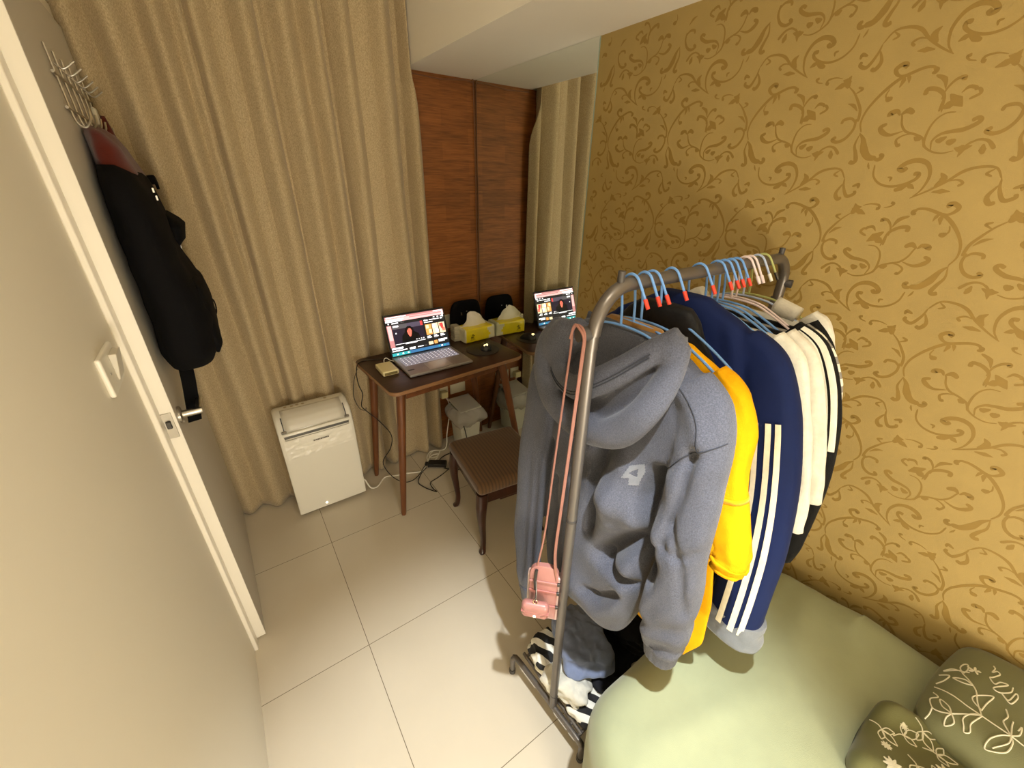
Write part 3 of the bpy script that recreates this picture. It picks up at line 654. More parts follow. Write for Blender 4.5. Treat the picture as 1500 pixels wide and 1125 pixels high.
# ------------------------------------------------------------------ stool
M_stw = mat('dark_stained_wood', srgb(58, 30, 20), .3, var=.25, vscale=9, stretch=(6, 6, 1.5), coat=.25)
def seat_mat():
    m = bpy.data.materials.new('striped_brown_cloth'); m.use_nodes = True; nt = m.node_tree; L = nt.links
    b = nt.nodes['Principled BSDF']; b.inputs['Roughness'].default_value = .75; b.inputs['Sheen Weight'].default_value = .3
    tc = nt.nodes.new('ShaderNodeTexCoord'); mp = nt.nodes.new('ShaderNodeMapping'); mp.inputs['Rotation'].default_value = (0, 0, .12)
    L.new(tc.outputs['Object'], mp.inputs['Vector'])
    w = nt.nodes.new('ShaderNodeTexWave'); w.inputs['Scale'].default_value = 19; w.inputs['Distortion'].default_value = .25; w.inputs['Detail'].default_value = 2
    L.new(mp.outputs[0], w.inputs['Vector'])
    r = nt.nodes.new('ShaderNodeValToRGB'); r.color_ramp.elements[0].color = (*srgb(78, 52, 24), 1); r.color_ramp.elements[1].color = (*srgb(98, 68, 34), 1)
    r.color_ramp.elements[0].position = .25; r.color_ramp.elements[1].position = .5
    L.new(w.outputs['Fac'], r.inputs['Fac']); L.new(r.outputs[0], b.inputs['Base Color'])
    n = nt.nodes.new('ShaderNodeTexNoise'); n.inputs['Scale'].default_value = 500; L.new(tc.outputs['Object'], n.inputs['Vector'])
    bp = nt.nodes.new('ShaderNodeBump'); bp.inputs['Strength'].default_value = .5; bp.inputs['Distance'].default_value = .001
    L.new(n.outputs['Fac'], bp.inputs['Height']); L.new(bp.outputs[0], b.inputs['Normal'])
    return m
SA = math.radians(-7); SXv = Vector((math.cos(SA), math.sin(SA), 0)); SYv = Vector((-math.sin(SA), math.cos(SA), 0)); SC0 = Vector((.884, 1.372, 0))
def stp(a, b, z): return SC0+SXv*a+SYv*b+Vector((0, 0, z))
st = thing('stool', 'low stool with striped brown cushion and dark curved legs in front of desk', 'stool', SC0)
def seatfn(v):
    d = (v.x/.19)**2+(v.y/.2)**2
    return stp(v.x, v.y, v.z+(.012*(1-min(1, d)) if v.z > .40 else 0))
MB().rbox((0, 0, .396), (.186, .203, .032), .028, (10, 10, 3), fn=seatfn).build('seat_cushion', seat_mat(), st, smooth='all')
ap = MB()
for a, b, ha, hb_ in ((0, -.172, .15, .010), (0, .172, .15, .010), (-.155, 0, .010, .16), (.155, 0, .010, .16)):
    ap.obox(stp(a, b, .335), SXv*ha, SYv*hb_, Vector((0, 0, .03)))
    if ha > .1: ap.obox(stp(a, b, .303), SXv*.07, SYv*hb_*.9, Vector((0, 0, .008)))
ap.build('apron', M_stw, st, bevel=.004)
for sx_ in (-1, 1):
    for sy_ in (-1, 1):
        cx_, cyy = sx_*.158, sy_*.172; ox, oy = sx_*.707, sy_*.707
        P = []; Rr = []
        for z, o, r in [(.365, .0, .026), (.32, .004, .026), (.28, .012, .024), (.22, .012, .0195), (.15, .004, .0155), (.08, -.003, .013), (.03, .002, .013), (.008, .012, .016), (.0, .014, .014)]:
            P.append(stp(cx_+ox*o, cyy+oy*o, z)); Rr.append(r)
        P2 = catmull(P, 4); R2 = [float(np.interp(i/(len(P2)-1), np.linspace(0, 1, len(Rr)), Rr)) for i in range(len(P2))]
        rr = []
        for p, r in zip(P2, R2):
            q = []
            for j in range(16):
                a = 2*PI*j/16; c_, s_ = math.cos(a), math.sin(a); e = .7
                q.append(p+SXv*r*math.copysign(abs(c_)**e, c_)+SYv*r*math.copysign(abs(s_)**e, s_))
            rr.append(q)
        MB().rings(rr).build('leg', M_stw, st)
# decorative cord along the wood panel's top edge and down the corner
M_cord = mat('brown_cord', srgb(120, 78, 50), .6)
cw = [(.93, YB-.005, ZS-.014), (1.0, YB-.005, ZS-.017), (1.09, YB-.005, ZS-.019), (1.17, YB-.005, ZS-.012), (1.235, YB-.006, ZS-.008), (1.262, YB-.007, ZS-.012), (1.274, YB-.008, ZS-.028)]
cw2 = [(1.274, YB-.008, ZS-.028), (1.2755, YB-.008, 1.7), (1.2745, YB-.008, 1.4), (1.2758, YB-.008, 1.15), (1.275, YB-.008, .95), (1.275, YB-.008, DZ+.2)]
tag(MB().tube(cw+cw2[1:], .0035, 8, smooth=6).build('cord', M_cord), 'thin brown cord tacked along the wood panel top and down its corner', 'cord')

# ------------------------------------------------------------------ clothes rack
M_rack = mat('grey_brown_steel_tube', srgb(112, 106, 101), .36, metal=.6)
M_rackd = mat('dark_end_plastic', srgb(64, 60, 58), .5)
BY, BZ = .492, 1.455
rack = thing('clothes_rack', 'grey metal clothes rack on the floor tiles at the foot of the bed', 'clothes rack', (.89, .5, 0))
def quarter(c, r, a0, a1, u, w, n=8):
    return [Vector(c)+r*(math.cos(a0+(a1-a0)*k/n)*Vector(u)+math.sin(a0+(a1-a0)*k/n)*Vector(w)) for k in range(n+1)]
nb = [(.53, .496, 1.34), (.53, .495, 1.372)]+[tuple(p) for p in quarter((.613, BY, 1.372), .083, PI, PI/2, (1, 0, 0), (0, 0, 1), 10)]+[(.70, BY, BZ)]
fb = [(1.16, BY, BZ)]+[tuple(p) for p in quarter((1.178, BY, 1.380), .075, PI/2, 0, (1, 0, 0), (0, 0, 1), 10)]+[(1.253, BY, 1.34)]
MB().tube(nb+fb, .0132, 14).build('top_bar', M_rack, rack)
for x, nm in ((.53, 0), (1.253, 1)):
    pst = MB().tube([(x+(.006 if x < 1 else 0), .494, .085), (x, .496, .6), (x, .496, 1.345)], .0125, 14).build('post', M_rack, rack)
    MB().tube([(x, .496, .905), (x, .496, .912)], .0134, 14).build('joint_ring', M_rackd, pst)
    MB().tube([(x+.006*(x < 1), .494, .152), (x+.006*(x < 1), .494, .158)], .0134, 14).build('joint_ring', M_rackd, pst)
    fr = [(x-.018, .690, .006), (x-.018, .690, .07), (x-.015, .686, .083), (x-.008, .67, .090), (x+.003, .5, .090), (x+.010, .382, .090), (x+.012, .366, .083), (x+.012, .362, .07), (x+.012, .362, .006)]
    bfr = MB().tube(fr, .0095, 12, smooth=4).build('base_frame', M_rack, rack)
    MB().tube([(x+.02, .675, .098), (x+.026, .38, .098)], .006, 10).build('base_rail', M_rack, rack)
    for yy, dx in ((.690, -.018), (.362, .012)): MB().tube([(x+dx, yy, 0), (x+dx, yy, .02)], .0115, 12).build('foot_cap', M_rackd, bfr)
for yy in (.66, .58, .50, .42, .385): MB().tube([(.545, yy, .098), (1.24, yy, .098)], .005, 8).build('shelf_bar', M_rack, rack)
MB().tube([(.532, .496, 1.372), (.502, .505, 1.372)], .0142, 20).build('end_knob', M_rackd, rack)
MB().tube([(1.253, .490, 1.385), (1.258, .468, 1.385)], .011, 20).build('end_knob', M_rackd, rack)
for x in (.585, 1.195): MB().tube([(x, BY, BZ), (x, BY, BZ+.026)], .007, 12).build('pin', M_rackd, rack)

# ------------------------------------------------------------------ hangers
M_blue = mat('blue_plastic_coating', srgb(112, 160, 226), .35)
M_red = mat('red_tip', srgb(226, 70, 52), .45)
M_pinkh = mat('pinkish_coating', srgb(232, 214, 216), .35)
M_pale = mat('pale_blue_coating', srgb(176, 190, 220), .35)
M_olive = mat('olive_coating', srgb(170, 176, 110), .4)
M_tipw = mat('white_tip', srgb(240, 236, 228), .4)
def make_hanger(m, mt, nm):
    t = thing('wire_hanger', nm, 'hanger', (0, 0, 0))
    hk = [(0, .010, -.083), (0, .013, -.05), (0, .018, -.02), (0, .0185, .0), (0, .012, .0125), (0, .0, .0178), (0, -.012, .0135), (0, -.021, .002), (0, -.031, -.014), (0, -.041, -.030)]
    hko = MB().tube(hk, .0026, 8, smooth=5).build('hook', m, t)
    MB().tube([(0, -.036, -.022), (0, -.046, -.038)], [.0040, .0036], 10).build('tip', mt, hko)
    ar = [(0, .0, -.083), (0, -.05, -.087), (0, -.085, -.100), (0, -.13, -.122), (0, -.17, -.146), (0, -.182, -.160), (0, -.165, -.168), (0, .0, -.168), (0, .165, -.168), (0, .182, -.160), (0, .17, -.146), (0, .13, -.122), (0, .085, -.100), (0, .05, -.087)]
    MB().tube(ar, .0026, 8, closed=True, smooth=4).build('shoulder_wire', m, t)
    return t
def copy_tree(o, parent=None):
    c = o.copy(); COL.objects.link(c); c.parent = parent
    for ch in o.children: copy_tree(ch, c)
    return c
HG = 'wire hangers on the rack bar'
hlist = [(.615, 'b', 'blue red-tipped hanger nearest the rack knob, holding the grey hoodie', 1), (.652, 'b', 'blue red-tipped hanger holding the yellow sweatshirt', -2), (.676, 'b', 'blue red-tipped hanger third from the near end of the bar, over the tan jacket', 3), (.735, 'b', 'blue red-tipped hanger standing apart fourth along the bar, holding the black jacket', -1),
         (.832, 'b', 'blue red-tipped hanger holding the navy track jacket', 2), (.900, 'b', 'blue red-tipped hanger first of the crowded cluster, holding the front white shirt', 0), (.928, 'b', 'blue red-tipped hanger second of the crowded cluster, holding the rear white shirt', 2),
         (.953, 'b', 'blue red-tipped hanger third of the crowded cluster, holding the black and white striped jacket', -2), (.978, 'b', 'blue red-tipped hanger last of the crowded cluster, holding the grey striped tee', 1),
         (1.018, 'p', 'pinkish white hanger holding the black tee near the far end', 2), (1.040, 'p', 'second pinkish white hanger, empty beside the black tee', -3), (1.074, 'w', 'pale blue white-tipped hanger holding the cream long-sleeved top', 3), (1.104, 'o', 'olive hanger at the far end of the bar by the corner pin', 6)]
HX = []
for k, (mm, mt) in {'b': (M_blue, M_red), 'p': (M_pinkh, M_pinkh), 'w': (M_pale, M_tipw), 'o': (M_olive, M_dark_metal)}.items():
    first = None
    for x, kk, lb, rz in hlist:
        if kk != k: continue
        if first is None: h = first = make_hanger(mm, mt, lb)
        else: h = copy_tree(first)
        h.location = (x, BY, BZ); h.rotation_euler = (0, 0, math.radians(rz)); h['label'] = lb; h['group'] = HG

# ------------------------------------------------------------------ garments
def cloth(name, col, rough=.9, bump=.4, bs=420, var=.08, vs=60, sheen=.25):
    return mat(name, col, rough, spec=.2, bump=bump, bscale=bs, var=var, vscale=vs, sheen=sheen if max(col) > .06 else .03)
def interp_keys(keys, z):
    ks = sorted(keys); zs = [k[0] for k in ks]
    return [float(np.interp(z, zs, [k[i] for k in ks])) for i in range(1, len(ks[0]))]
class Body:
    last = None
    def __init__(s, keys, wr=None, e=.8): Body.last = s; s.k = keys; s.wr = wr; s.e = e; s.z0 = min(k[0] for k in keys); s.z1 = max(k[0] for k in keys)
    def pt(s, th, z, off=0):
        z_s = z
        yn, yf, hx, xc = interp_keys(s.k, z)
        # light smoothing of the key profile
        a1 = interp_keys(s.k, min(s.z1, z+.012)); a0 = interp_keys(s.k, max(s.z0, z-.012))
        yn, yf, hx, xc = [(2*q+w+v)/4 for q, w, v in zip((yn, yf, hx, xc), a1, a0)]
        c, sn = math.cos(th), math.sin(th)
        y = (yn+yf)/2+(yf-yn)/2*math.copysign(abs(c)**.85, c)
        hx2 = hx*(1+0)
        x = xc+(hx2+off)*math.copysign(abs(sn)**s.e, sn)
        if s.wr: x += s.wr(y, z, sn)
        return Vector((x, y, z_s))
    def build(s, name, m, parent, nz_=80, nt=110, hem=True, label=None):
        R = []
        for i in range(nz_+1):
            z = s.z1+(s.z0-s.z1)*i/nz_
            R.append([s.pt(2*PI*j/nt, z) for j in range(nt)])
        if hem:                                   # turn the hem inwards so it shows thickness
            c = sum(R[-1], Vector())/nt
            R.append([p+(c-p).normalized()*.006+Vector((0, 0, .003)) for p in R[-1]]); R.append([p+(c-p).normalized()*.010+Vector((0, 0, .03)) for p in R[-2]])
        mb = MB(); mb.rings(R, True, False)
        return mb.build(name, m, parent, smooth='all', label=label)
class Sleeve:
    """path entries: x, y, z, half width in the garment's plane, half thickness along x"""
    def __init__(s, path, wr=None, k=8):
        P = catmull([Vector(p[:3]) for p in path], k); s.P = P; n = len(P)
        f = np.linspace(0, 1, len(path)); s.ra = [float(np.interp(i/(n-1), f, [p[3] for p in path])) for i in range(n)]; s.rb = [float(np.interp(i/(n-1), f, [p[4] for p in path])) for i in range(n)]
        s.N = []
        for i in range(n):
            t = (P[min(n-1, i+1)]-P[max(0, i-1)]).normalized(); X = Vector((1, 0, 0)); N = t.cross(X)
            N = N.normalized() if N.length > .1 else Vector((0, -1, 0))
            s.N.append(N if N.y < 0 or abs(N.y) < .3 and N.z > 0 else -N)
        s.wr = wr; s.n = n
    def pt(s, i, th, off=0, e=.85):
        c, sn = math.cos(th), math.sin(th); w = s.wr(i/(s.n-1), th) if s.wr else 0
        return s.P[i]+s.N[i]*(s.ra[i]+w+off)*math.copysign(abs(c)**e, c)+Vector((1, 0, 0))*(s.rb[i]+w+off)*math.copysign(abs(sn)**e, sn)
    def build(s, name, m, parent, nt=40, i0=0, i1=None, off=0, label=None):
        i1 = s.n if i1 is None else i1
        R = [[s.pt(i, 2*PI*j/nt, off) for j in range(nt)] for i in range(i0, i1)]
        c = sum(R[-1], Vector())/nt
        R.append([p+(c-p)*.08 for p in R[-1]]); R.append([p+(c-p)*.16+(s.P[max(0, i1-6)]-s.P[i1-1])*.8 for p in R[-2]])
        return MB().rings(R, True, False).build(name, m, parent, smooth='all', label=label)
    def strip(s, c0, c1, i0, i1, off=.0012, n=5):   # patch on the camera-side face between cos values c0..c1
        th0, th1 = -math.acos(max(-1, min(1, c0))), -math.acos(max(-1, min(1, c1)))
        mb = MB(); o = 0
        for i in range(i0, i1):
            for j in range(n+1): mb.v.append(tuple(s.pt(i, th0+(th1-th0)*j/n, off)))
        for i in range(i1-i0-1):
            for j in range(n): a = i*(n+1)+j; mb.f.append((a, a+1, a+n+2, a+n+1)); mb.m.append(0)
        return mb
def sl_wr(seed, amp=.006, f=9):
    return lambda t, th: amp*(nz(math.cos(th)*1.2+seed, math.sin(th)*1.2, t*f)+.6*math.sin(t*f*4+2*nz(math.cos(th), math.sin(th), seed))*sstep(.25, 1, t)*.5)

# --- grey hoodie, nearest
M_hood = cloth('washed_blue_grey_fleece', srgb(80, 82, 93), var=.3, vs=420, bump=.7, bs=480, sheen=.15)
hoodie = thing('hoodie', 'washed dark grey hooded sweatshirt hanging nearest on the rack, hood drooping forward', 'hoodie', (.62, .5, .55))
RELIEF = [(0.03, 0.026, [(0.459, 0.999), (0.389, 0.994), (0.34, 0.977)]), (0.02, 0.016, [(0.423, 1.081), (0.429, 0.941)]), (0.032, 0.022, [(0.482, 0.665), (0.405, 0.653), (0.345, 0.752), (0.335, 0.837)]), (0.022, 0.012, [(0.566, 0.921), (0.524, 0.605)]), (0.016, -0.04, [(0.432, 0.824), (0.39, 0.891), (0.327, 0.956), (0.309, 0.918)]), (0.01, -0.028, [(0.419, 0.81), (0.37, 0.811), (0.337, 0.817)]), (0.009, -0.022, [(0.492, 1.128), (0.487, 0.979), (0.48, 0.866)]), (0.01, -0.05, [(0.347, 1.11), (0.356, 1.039), (0.334, 0.944), (0.302, 0.89)]), (0.006, -0.016, [(0.285, 1.2), (0.283, 1.113), (0.289, 0.986)]), (0.006, -0.02, [(0.656, 1.014), (0.65, 0.758), (0.62, 0.466)]), (0.005, -0.01, [(0.605, 0.938), (0.577, 0.575)]), (0.008, -0.016, [(0.454, 0.687), (0.408, 0.702), (0.367, 0.76)]), (0.012, 0.007, [(0.298, 0.811), (0.258, 0.94), (0.22, 1.051)]), (0.012, 0.007, [(0.276, 0.746), (0.24, 0.859), (0.21, 0.954)]), (0.006, -0.008, [(0.305, 0.971), (0.249, 0.997), (0.205, 1.044)]), (0.007, -0.01, [(0.44, 1.174), (0.473, 1.085), (0.475, 0.988)]), (0.014, 0.008, [(0.376, 1.309), (0.315, 1.283), (0.281, 1.234)]), (0.005, -0.006, [(0.282, 1.208), (0.32, 1.15), (0.347, 1.109)]), (0.006, -0.01, [(0.282, 1.046), (0.243, 0.974), (0.215, 0.867)])]

def seg_d(y, z, P):
    best = 9.
    for (a, b), (c, d) in zip(P, P[1:]):
        ux, uy = c-a, d-b; L2 = ux*ux+uy*uy
        t = max(0, min(1, ((y-a)*ux+(z-b)*uy)/L2)); e = (y-a-t*ux)**2+(z-b-t*uy)**2
        if e < best: best = e
    return best
def relief(y, z):
    r = 0
    for w_, a, P in RELIEF:
        e = seg_d(y, z, P)/(w_*w_)
        if e < 9: r += a*(1.25 if a < 0 else 1.1)*math.exp(-.5*e)
    return r
def front(p, sn, k=1.):
    if sn < 0:
        p.x -= k*relief(p.y, p.z)*min(1, -sn*1.6)
    return p
def hood_wr(y, z, sn):
    if sn >= 0: return 0
    f = min(1, -sn*1.4)
    return -f*(.010*nz(y*7+z*3, z*5-y*2, 2)+.005*nz(y*17+z*9, z*12, 5)+.0035*math.sin(60*(y+.6*z)+3*nz(y*4, z*4, 1))*max(0, nz(y*5, z*5, 8)+.2))
hk = [(1.365, .425, .58, .020, .635), (1.35, .365, .625, .026, .635), (1.325, .33, .67, .030, .635), (1.295, .285, .705, .034, .635), (1.24, .262, .715, .036, .636), (1.16, .285, .70, .038, .636), (1.05, .315, .685, .046, .632), (.90, .325, .68, .052, .626),
      (.78, .325, .67, .056, .622), (.68, .335, .66, .056, .620), (.60, .355, .645, .050, .62), (.565, .39, .625, .040, .622), (.55, .43, .59, .026, .625)]
HB = Body(hk, hood_wr, e=.6)
nsl = Sleeve([(.632, .345, 1.31, .04, .026), (.628, .308, 1.27, .052, .032), (.622, .288, 1.21, .050, .036), (.614, .282, 1.13, .052, .040), (.606, .274, 1.03, .054, .042), (.602, .263, .92, .056, .042), (.598, .256, .82, .054, .040), (.598, .252, .75, .048, .038), (.60, .25, .70, .040, .034)],
             lambda t, th: .005*nz(math.cos(th)*1.3, math.sin(th)*1.3, t*10)*sstep(.1, .4, t)+.0045*math.sin(t*40+2.2*th+3*nz(t*6, math.cos(th), 0))*sstep(.45, .9, t)*.8)
fsl = Sleeve([(.634, .655, 1.30, .03, .026), (.63, .695, 1.26, .040, .034), (.616, .712, 1.18, .042, .038), (.60, .712, 1.05, .043, .040), (.586, .710, .9, .043, .040), (.574, .704, .75, .042, .038), (.566, .694, .62, .040, .036), (.562, .68, .52, .038, .034), (.562, .672, .45, .034, .032)],
             lambda t, th: .005*nz(math.cos(th)*1.3+5, math.sin(th)*1.3, t*8)+.004*math.cos(3*th+.6))
gm = MB()
R = []
for i in range(131):
    z = HB.z1+(HB.z0-HB.z1)*i/130
    R.append([front(HB.pt(2*PI*j/170, z), math.sin(2*PI*j/170)) for j in range(170)])
gm.rings(R)
for sl, k in ((nsl, .8), (fsl, .6)):
    gm.rings([[front(sl.pt(i, 2*PI*j/64), math.sin(2*PI*j/64), k) for j in range(64)] for i in range(sl.n)])
hb_o = gm.build('body', M_hood, hoodie, smooth='all', mods=[('REMESH', dict(mode='VOXEL', voxel_size=.0042, use_smooth_shade=True)), ('SMOOTH', dict(factor=.5, iterations=5))])
cuf_ = Sleeve([(.60, .2505, .715, .043, .036), (.60, .250, .70, .040, .034), (.601, .247, .665, .035, .032)], lambda t, th: .0005*math.sin(18*th))
cuf_.build('cuff', M_hood, hoodie, 72)
cuf2 = Sleeve([(.562, .675, .47, .036, .033), (.562, .672, .45, .034, .032), (.564, .668, .405, .032, .030)], lambda t, th: .0005*math.sin(18*th))
cuf2.build('cuff', M_hood, hoodie, 72)
# sleeve-head seam lines and chest emblem follow the finished cloth surface
M_seam = cloth('dark_seam_thread', srgb(52, 54, 62))
def eval_bvh(o):
    bpy.context.view_layer.update(); dg = bpy.context.evaluated_depsgraph_get(); e = o.evaluated_get(dg); me = e.to_mesh()
    b = BVHTree.FromPolygons([v.co.copy() for v in me.vertices], [tuple(p.vertices) for p in me.polygons]); e.to_mesh_clear(); return b
bvh = eval_bvh(hb_o)
def on_body(pts, lift=-.0004):
    out = []
    for y, z in pts:
        h = bvh.ray_cast(Vector((.2, y, z)), Vector((1, 0, 0)))
        if h[0] is not None: out.append(h[0]+Vector((lift, 0, 0)))
    return out
for s_ in ([(0.386, 1.317), (0.330, 1.297), (0.294, 1.262), (0.279, 1.212)], [(0.242, 1.243), (0.277, 1.212), (0.297, 1.193), (0.326, 1.145), (0.349, 1.108)]):
    sp = on_body([(p.y, p.z) for p in catmull([Vector((0, a, b)) for a, b in s_], 10)])
    if len(sp) > 3: MB().tube(sp, .0011, 6).build('seam', M_seam, hb_o)
M_print = cloth('pale_grey_print', srgb(112, 114, 120))
def in_poly(y, z, P):
    c = False
    for i in range(len(P)):
        (a, b), (d, e) = P[i], P[i-1]
        if (b > z) != (e > z) and y < (d-a)*(z-b)/(e-b)+a: c = not c
    return c
SHX = (.387, 1.098)
def shp(P): return [(SHX[0]+(a-SHX[0])*1.06+.014, SHX[1]+(b-SHX[1])*1.0-.012) for a, b in P]
outer = shp([(.392, 1.112), (.366, 1.130), (.362, 1.112), (.366, 1.094), (.368, 1.076), (.384, 1.070), (.386, 1.086), (.400, 1.080)]); hole = shp([(.390, 1.096), (.375, 1.114), (.374, 1.095)])
em_ = MB(); st_ = .0016; cache = {}
def bp_(iy, iz):
    if (iy, iz) not in cache:
        h = bvh.ray_cast(Vector((.2, .35+iy*st_, 1.03+iz*st_)), Vector((1, 0, 0))); em_.v.append(tuple(h[0]+Vector((-.0010, 0, 0)))); cache[(iy, iz)] = len(em_.v)-1
    return cache[(iy, iz)]
for iy in range(50):
    for iz in range(62):
        y, z = .35+(iy+.5)*st_, 1.03+(iz+.5)*st_
        if in_poly(y, z, outer) and not in_poly(y, z, hole): em_.f.append((bp_(iy, iz), bp_(iy, iz+1), bp_(iy+1, iz+1), bp_(iy+1, iz))); em_.m.append(0)
if em_.f: em_.build('chest_print', M_print, hb_o, label='pale grey angular print')
# hood: rolled rim, inner band and pouch fused with a remesh
hm = MB()
rim = catmull([Vector(p) for p in [(.612, .362, 1.375), (.592, .366, 1.31), (.575, .388, 1.24), (.566, .44, 1.170), (.566, .50, 1.145), (.565, .565, 1.140), (.565, .63, 1.165), (.57, .675, 1.22), (.585, .690, 1.28), (.602, .665, 1.34)]], 6)
def ell(p, t, a, b, n=18):              # a: across, in the cloth plane; b: thickness along x
    X = Vector((1, 0, 0)); N = X.cross(t).normalized()
    return [p+N*a*math.cos(2*PI*j/n)+X*b*math.sin(2*PI*j/n) for j in range(n)]
k = len(rim); R = []
for i, p in enumerate(rim):
    t = (rim[min(k-1, i+1)]-rim[max(0, i-1)]).normalized(); f = i/(k-1)
    a = .016+.020*math.sin(PI*f)**.7+.004*nz(f*9, 1, 2); b = .016+.010*math.sin(PI*f)**.7
    R.append(ell(p+Vector((.004*nz(f*7, 0, 0), 0, .005*nz(f*6, 3, 0))), t, a, b))
hm.rings(R)
band = catmull([Vector(p) for p in [(.608, .366, 1.392), (.588, .405, 1.352), (.570, .455, 1.300), (.562, .505, 1.258), (.562, .555, 1.225), (.568, .61, 1.228), (.578, .65, 1.262), (.594, .66, 1.32)]], 6)
k = len(band); R = []
for i, p in enumerate(band):
    t = (band[min(k-1, i+1)]-band[max(0, i-1)]).normalized(); f = i/(k-1)
    R.append(ell(p, t, .020+.010*math.sin(PI*f), .010+.006*math.sin(PI*f)))
hm.rings(R)
def skin(u, v):
    a = band[min(len(band)-1, int(u*(len(band)-1)))]; b = rim[min(len(rim)-1, int(u*(len(rim)-1)))]
    p = a.lerp(b, v); return p+Vector((.004+.016*math.sin(PI*v)*(.4+sstep(.35, .7, u))+.008*nz(u*5, v*3, 4), 0, 0))
R = [[Vector(skin(u, v)) for v in np.linspace(0, 1, 14)]+[Vector(skin(u, v))+Vector((.012, 0, 0)) for v in np.linspace(1, 0, 14)] for u in np.linspace(0, 1, 40)]
hm.rings(R)
def inner(u, v):                         # lining from the band back up to the neck
    a = band[min(len(band)-1, int((.08+.84*u)*(len(band)-1)))]; nk = Vector((.655, .40+.235*u, 1.365-.012*math.sin(PI*u)))
    return a.lerp(nk, v)+Vector((.018*math.sin(PI*v), 0, -.01*math.sin(PI*v)))
R = [[Vector(inner(u, v)) for v in np.linspace(0, 1, 12)]+[Vector(inner(u, v))+Vector((.009, 0, -.004)) for v in np.linspace(1, 0, 12)] for u in np.linspace(0, 1, 30)]
hm.rings(R)
def lobe(y0, z0, y1, z1, x, a, b, n=12):
    hm.rings([ell(Vector((x, y0+(y1-y0)*q, z0+(z1-z0)*q)), Vector((0, y1-y0, z1-z0)).normalized(), .010+a*math.sin(PI*(.12+.8*q)), .008+b*math.sin(PI*(.12+.8*q))) for q in np.linspace(0, 1, n)])
lobe(.628, 1.345, .685, 1.20, .594, .040, .026)
lobe(.585, 1.35, .64, 1.29, .60, .028, .016)
lobe(.392, 1.385, .362, 1.32, .606, .020, .014)
hood_o = hm.build('hood', M_hood, hoodie, smooth='all', mods=[('REMESH', dict(mode='VOXEL', voxel_size=.0042, use_smooth_shade=True)), ('SMOOTH', dict(factor=.6, iterations=6))])
for dz in (0, .007): MB().tube([p+Vector((-.0152, 0, -.012+dz)) for p in band[5:-8]], .0012, 6).build('stitch_line', M_seam, hood_o)


# --- tan corduroy jacket just behind it
M_tan = cloth('tan_corduroy', srgb(150, 112, 62), bs=300)
tan = thing('tan_jacket', 'tan corduroy jacket mostly hidden behind the grey hoodie, collar showing inside the hood', 'jacket', (.668, .5, .6))
Body([(1.372, .44, .56, .012, .655), (1.345, .40, .61, .013, .662), (1.30, .34, .68, .011, .675), (1.0, .345, .685, .011, .682), (.62, .36, .67, .011, .682)], lambda y, z, s_: .003*nz(y*9, z*6, 3)).build('body', M_tan, tan, 40, 60)
Sleeve([(.676, .655, 1.29, .02, .011), (.674, .70, 1.22, .034, .013), (.668, .735, 1.06, .044, .014), (.662, .775, .84, .048, .016), (.660, .805, .66, .050, .018), (.660, .812, .60, .050, .018)], sl_wr(3, .003)).build('sleeve', M_tan, tan)
Sleeve([(.676, .35, 1.28, .02, .011), (.68, .345, 1.15, .02, .012), (.684, .345, .9, .022, .012), (.684, .35, .72, .02, .012)], sl_wr(4, .002)).build('sleeve', M_tan, tan)

# --- yellow sweatshirt
M_yel = cloth('mustard_yellow_cotton', srgb(222, 159, 0), var=.05, sheen=0)
yel = thing('yellow_sweatshirt', 'mustard yellow long-sleeved sweatshirt hanging between the grey hoodie and navy jacket', 'sweatshirt', (.70, .48, .55))
Body([(1.350, .392, .60, .014, .69), (1.340, .368, .62, .018, .693), (1.32, .325, .66, .022, .695), (1.292, .282, .70, .024, .70), (1.22, .285, .70, .022, .705), (1.05, .270, .70, .020, .708), (.9, .240, .70, .019, .706), (.78, .214, .69, .018, .704), (.66, .206, .68, .018, .70), (.585, .235, .66, .014, .70)],
     lambda y, z, s_: .004*nz(y*9, z*6, 8)+.003*nz(y*20, z*14, 1)).build('body', M_yel, yel, 70, 90)
ysl = Sleeve([(.695, .335, 1.315, .02, .018), (.69, .292, 1.28, .032, .022), (.685, .268, 1.22, .034, .024), (.68, .255, 1.15, .030, .025), (.675, .235, 1.08, .033, .026), (.672, .217, 1.02, .036, .028), (.67, .205, .98, .036, .028), (.67, .205, .945, .028, .024)],
             lambda t, th: .003*nz(math.cos(th)*2, math.sin(th)*2, t*9)+.003*math.sin(t*70+1.5*th)*sstep(.75, 1, t))
ysl.build('sleeve', M_yel, yel, 44)
sc_ = int(ysl.n*.52); ysl.build('sleeve_seam', cloth('yellow_seam', srgb(226, 160, 0)), yel, 44, i0=sc_, i1=sc_+2, off=.0012)
ysl.build('cuff', M_yel, yel, 44, i0=ysl.n-7, off=.0014)
Sleeve([(.70, .66, 1.31, .02, .018), (.70, .70, 1.26, .03, .02), (.70, .715, 1.1, .03, .02), (.70, .72, .9, .03, .02)], sl_wr(6, .003)).build('sleeve', M_yel, yel)
# bunched fold of the hem beside the sleeve
MB().rings([ell(Vector((.668, .262-.028*math.sin(PI*q*.9), 1.04-.10*q)), Vector((0, -.1, -1)), .010+.019*math.sin(PI*(.1+.85*q))+.002*math.sin(30*q), .008+.014*math.sin(PI*(.1+.85*q))) for q in np.linspace(0, 1, 22)]).build('hem_fold', M_yel, yel, smooth='all')

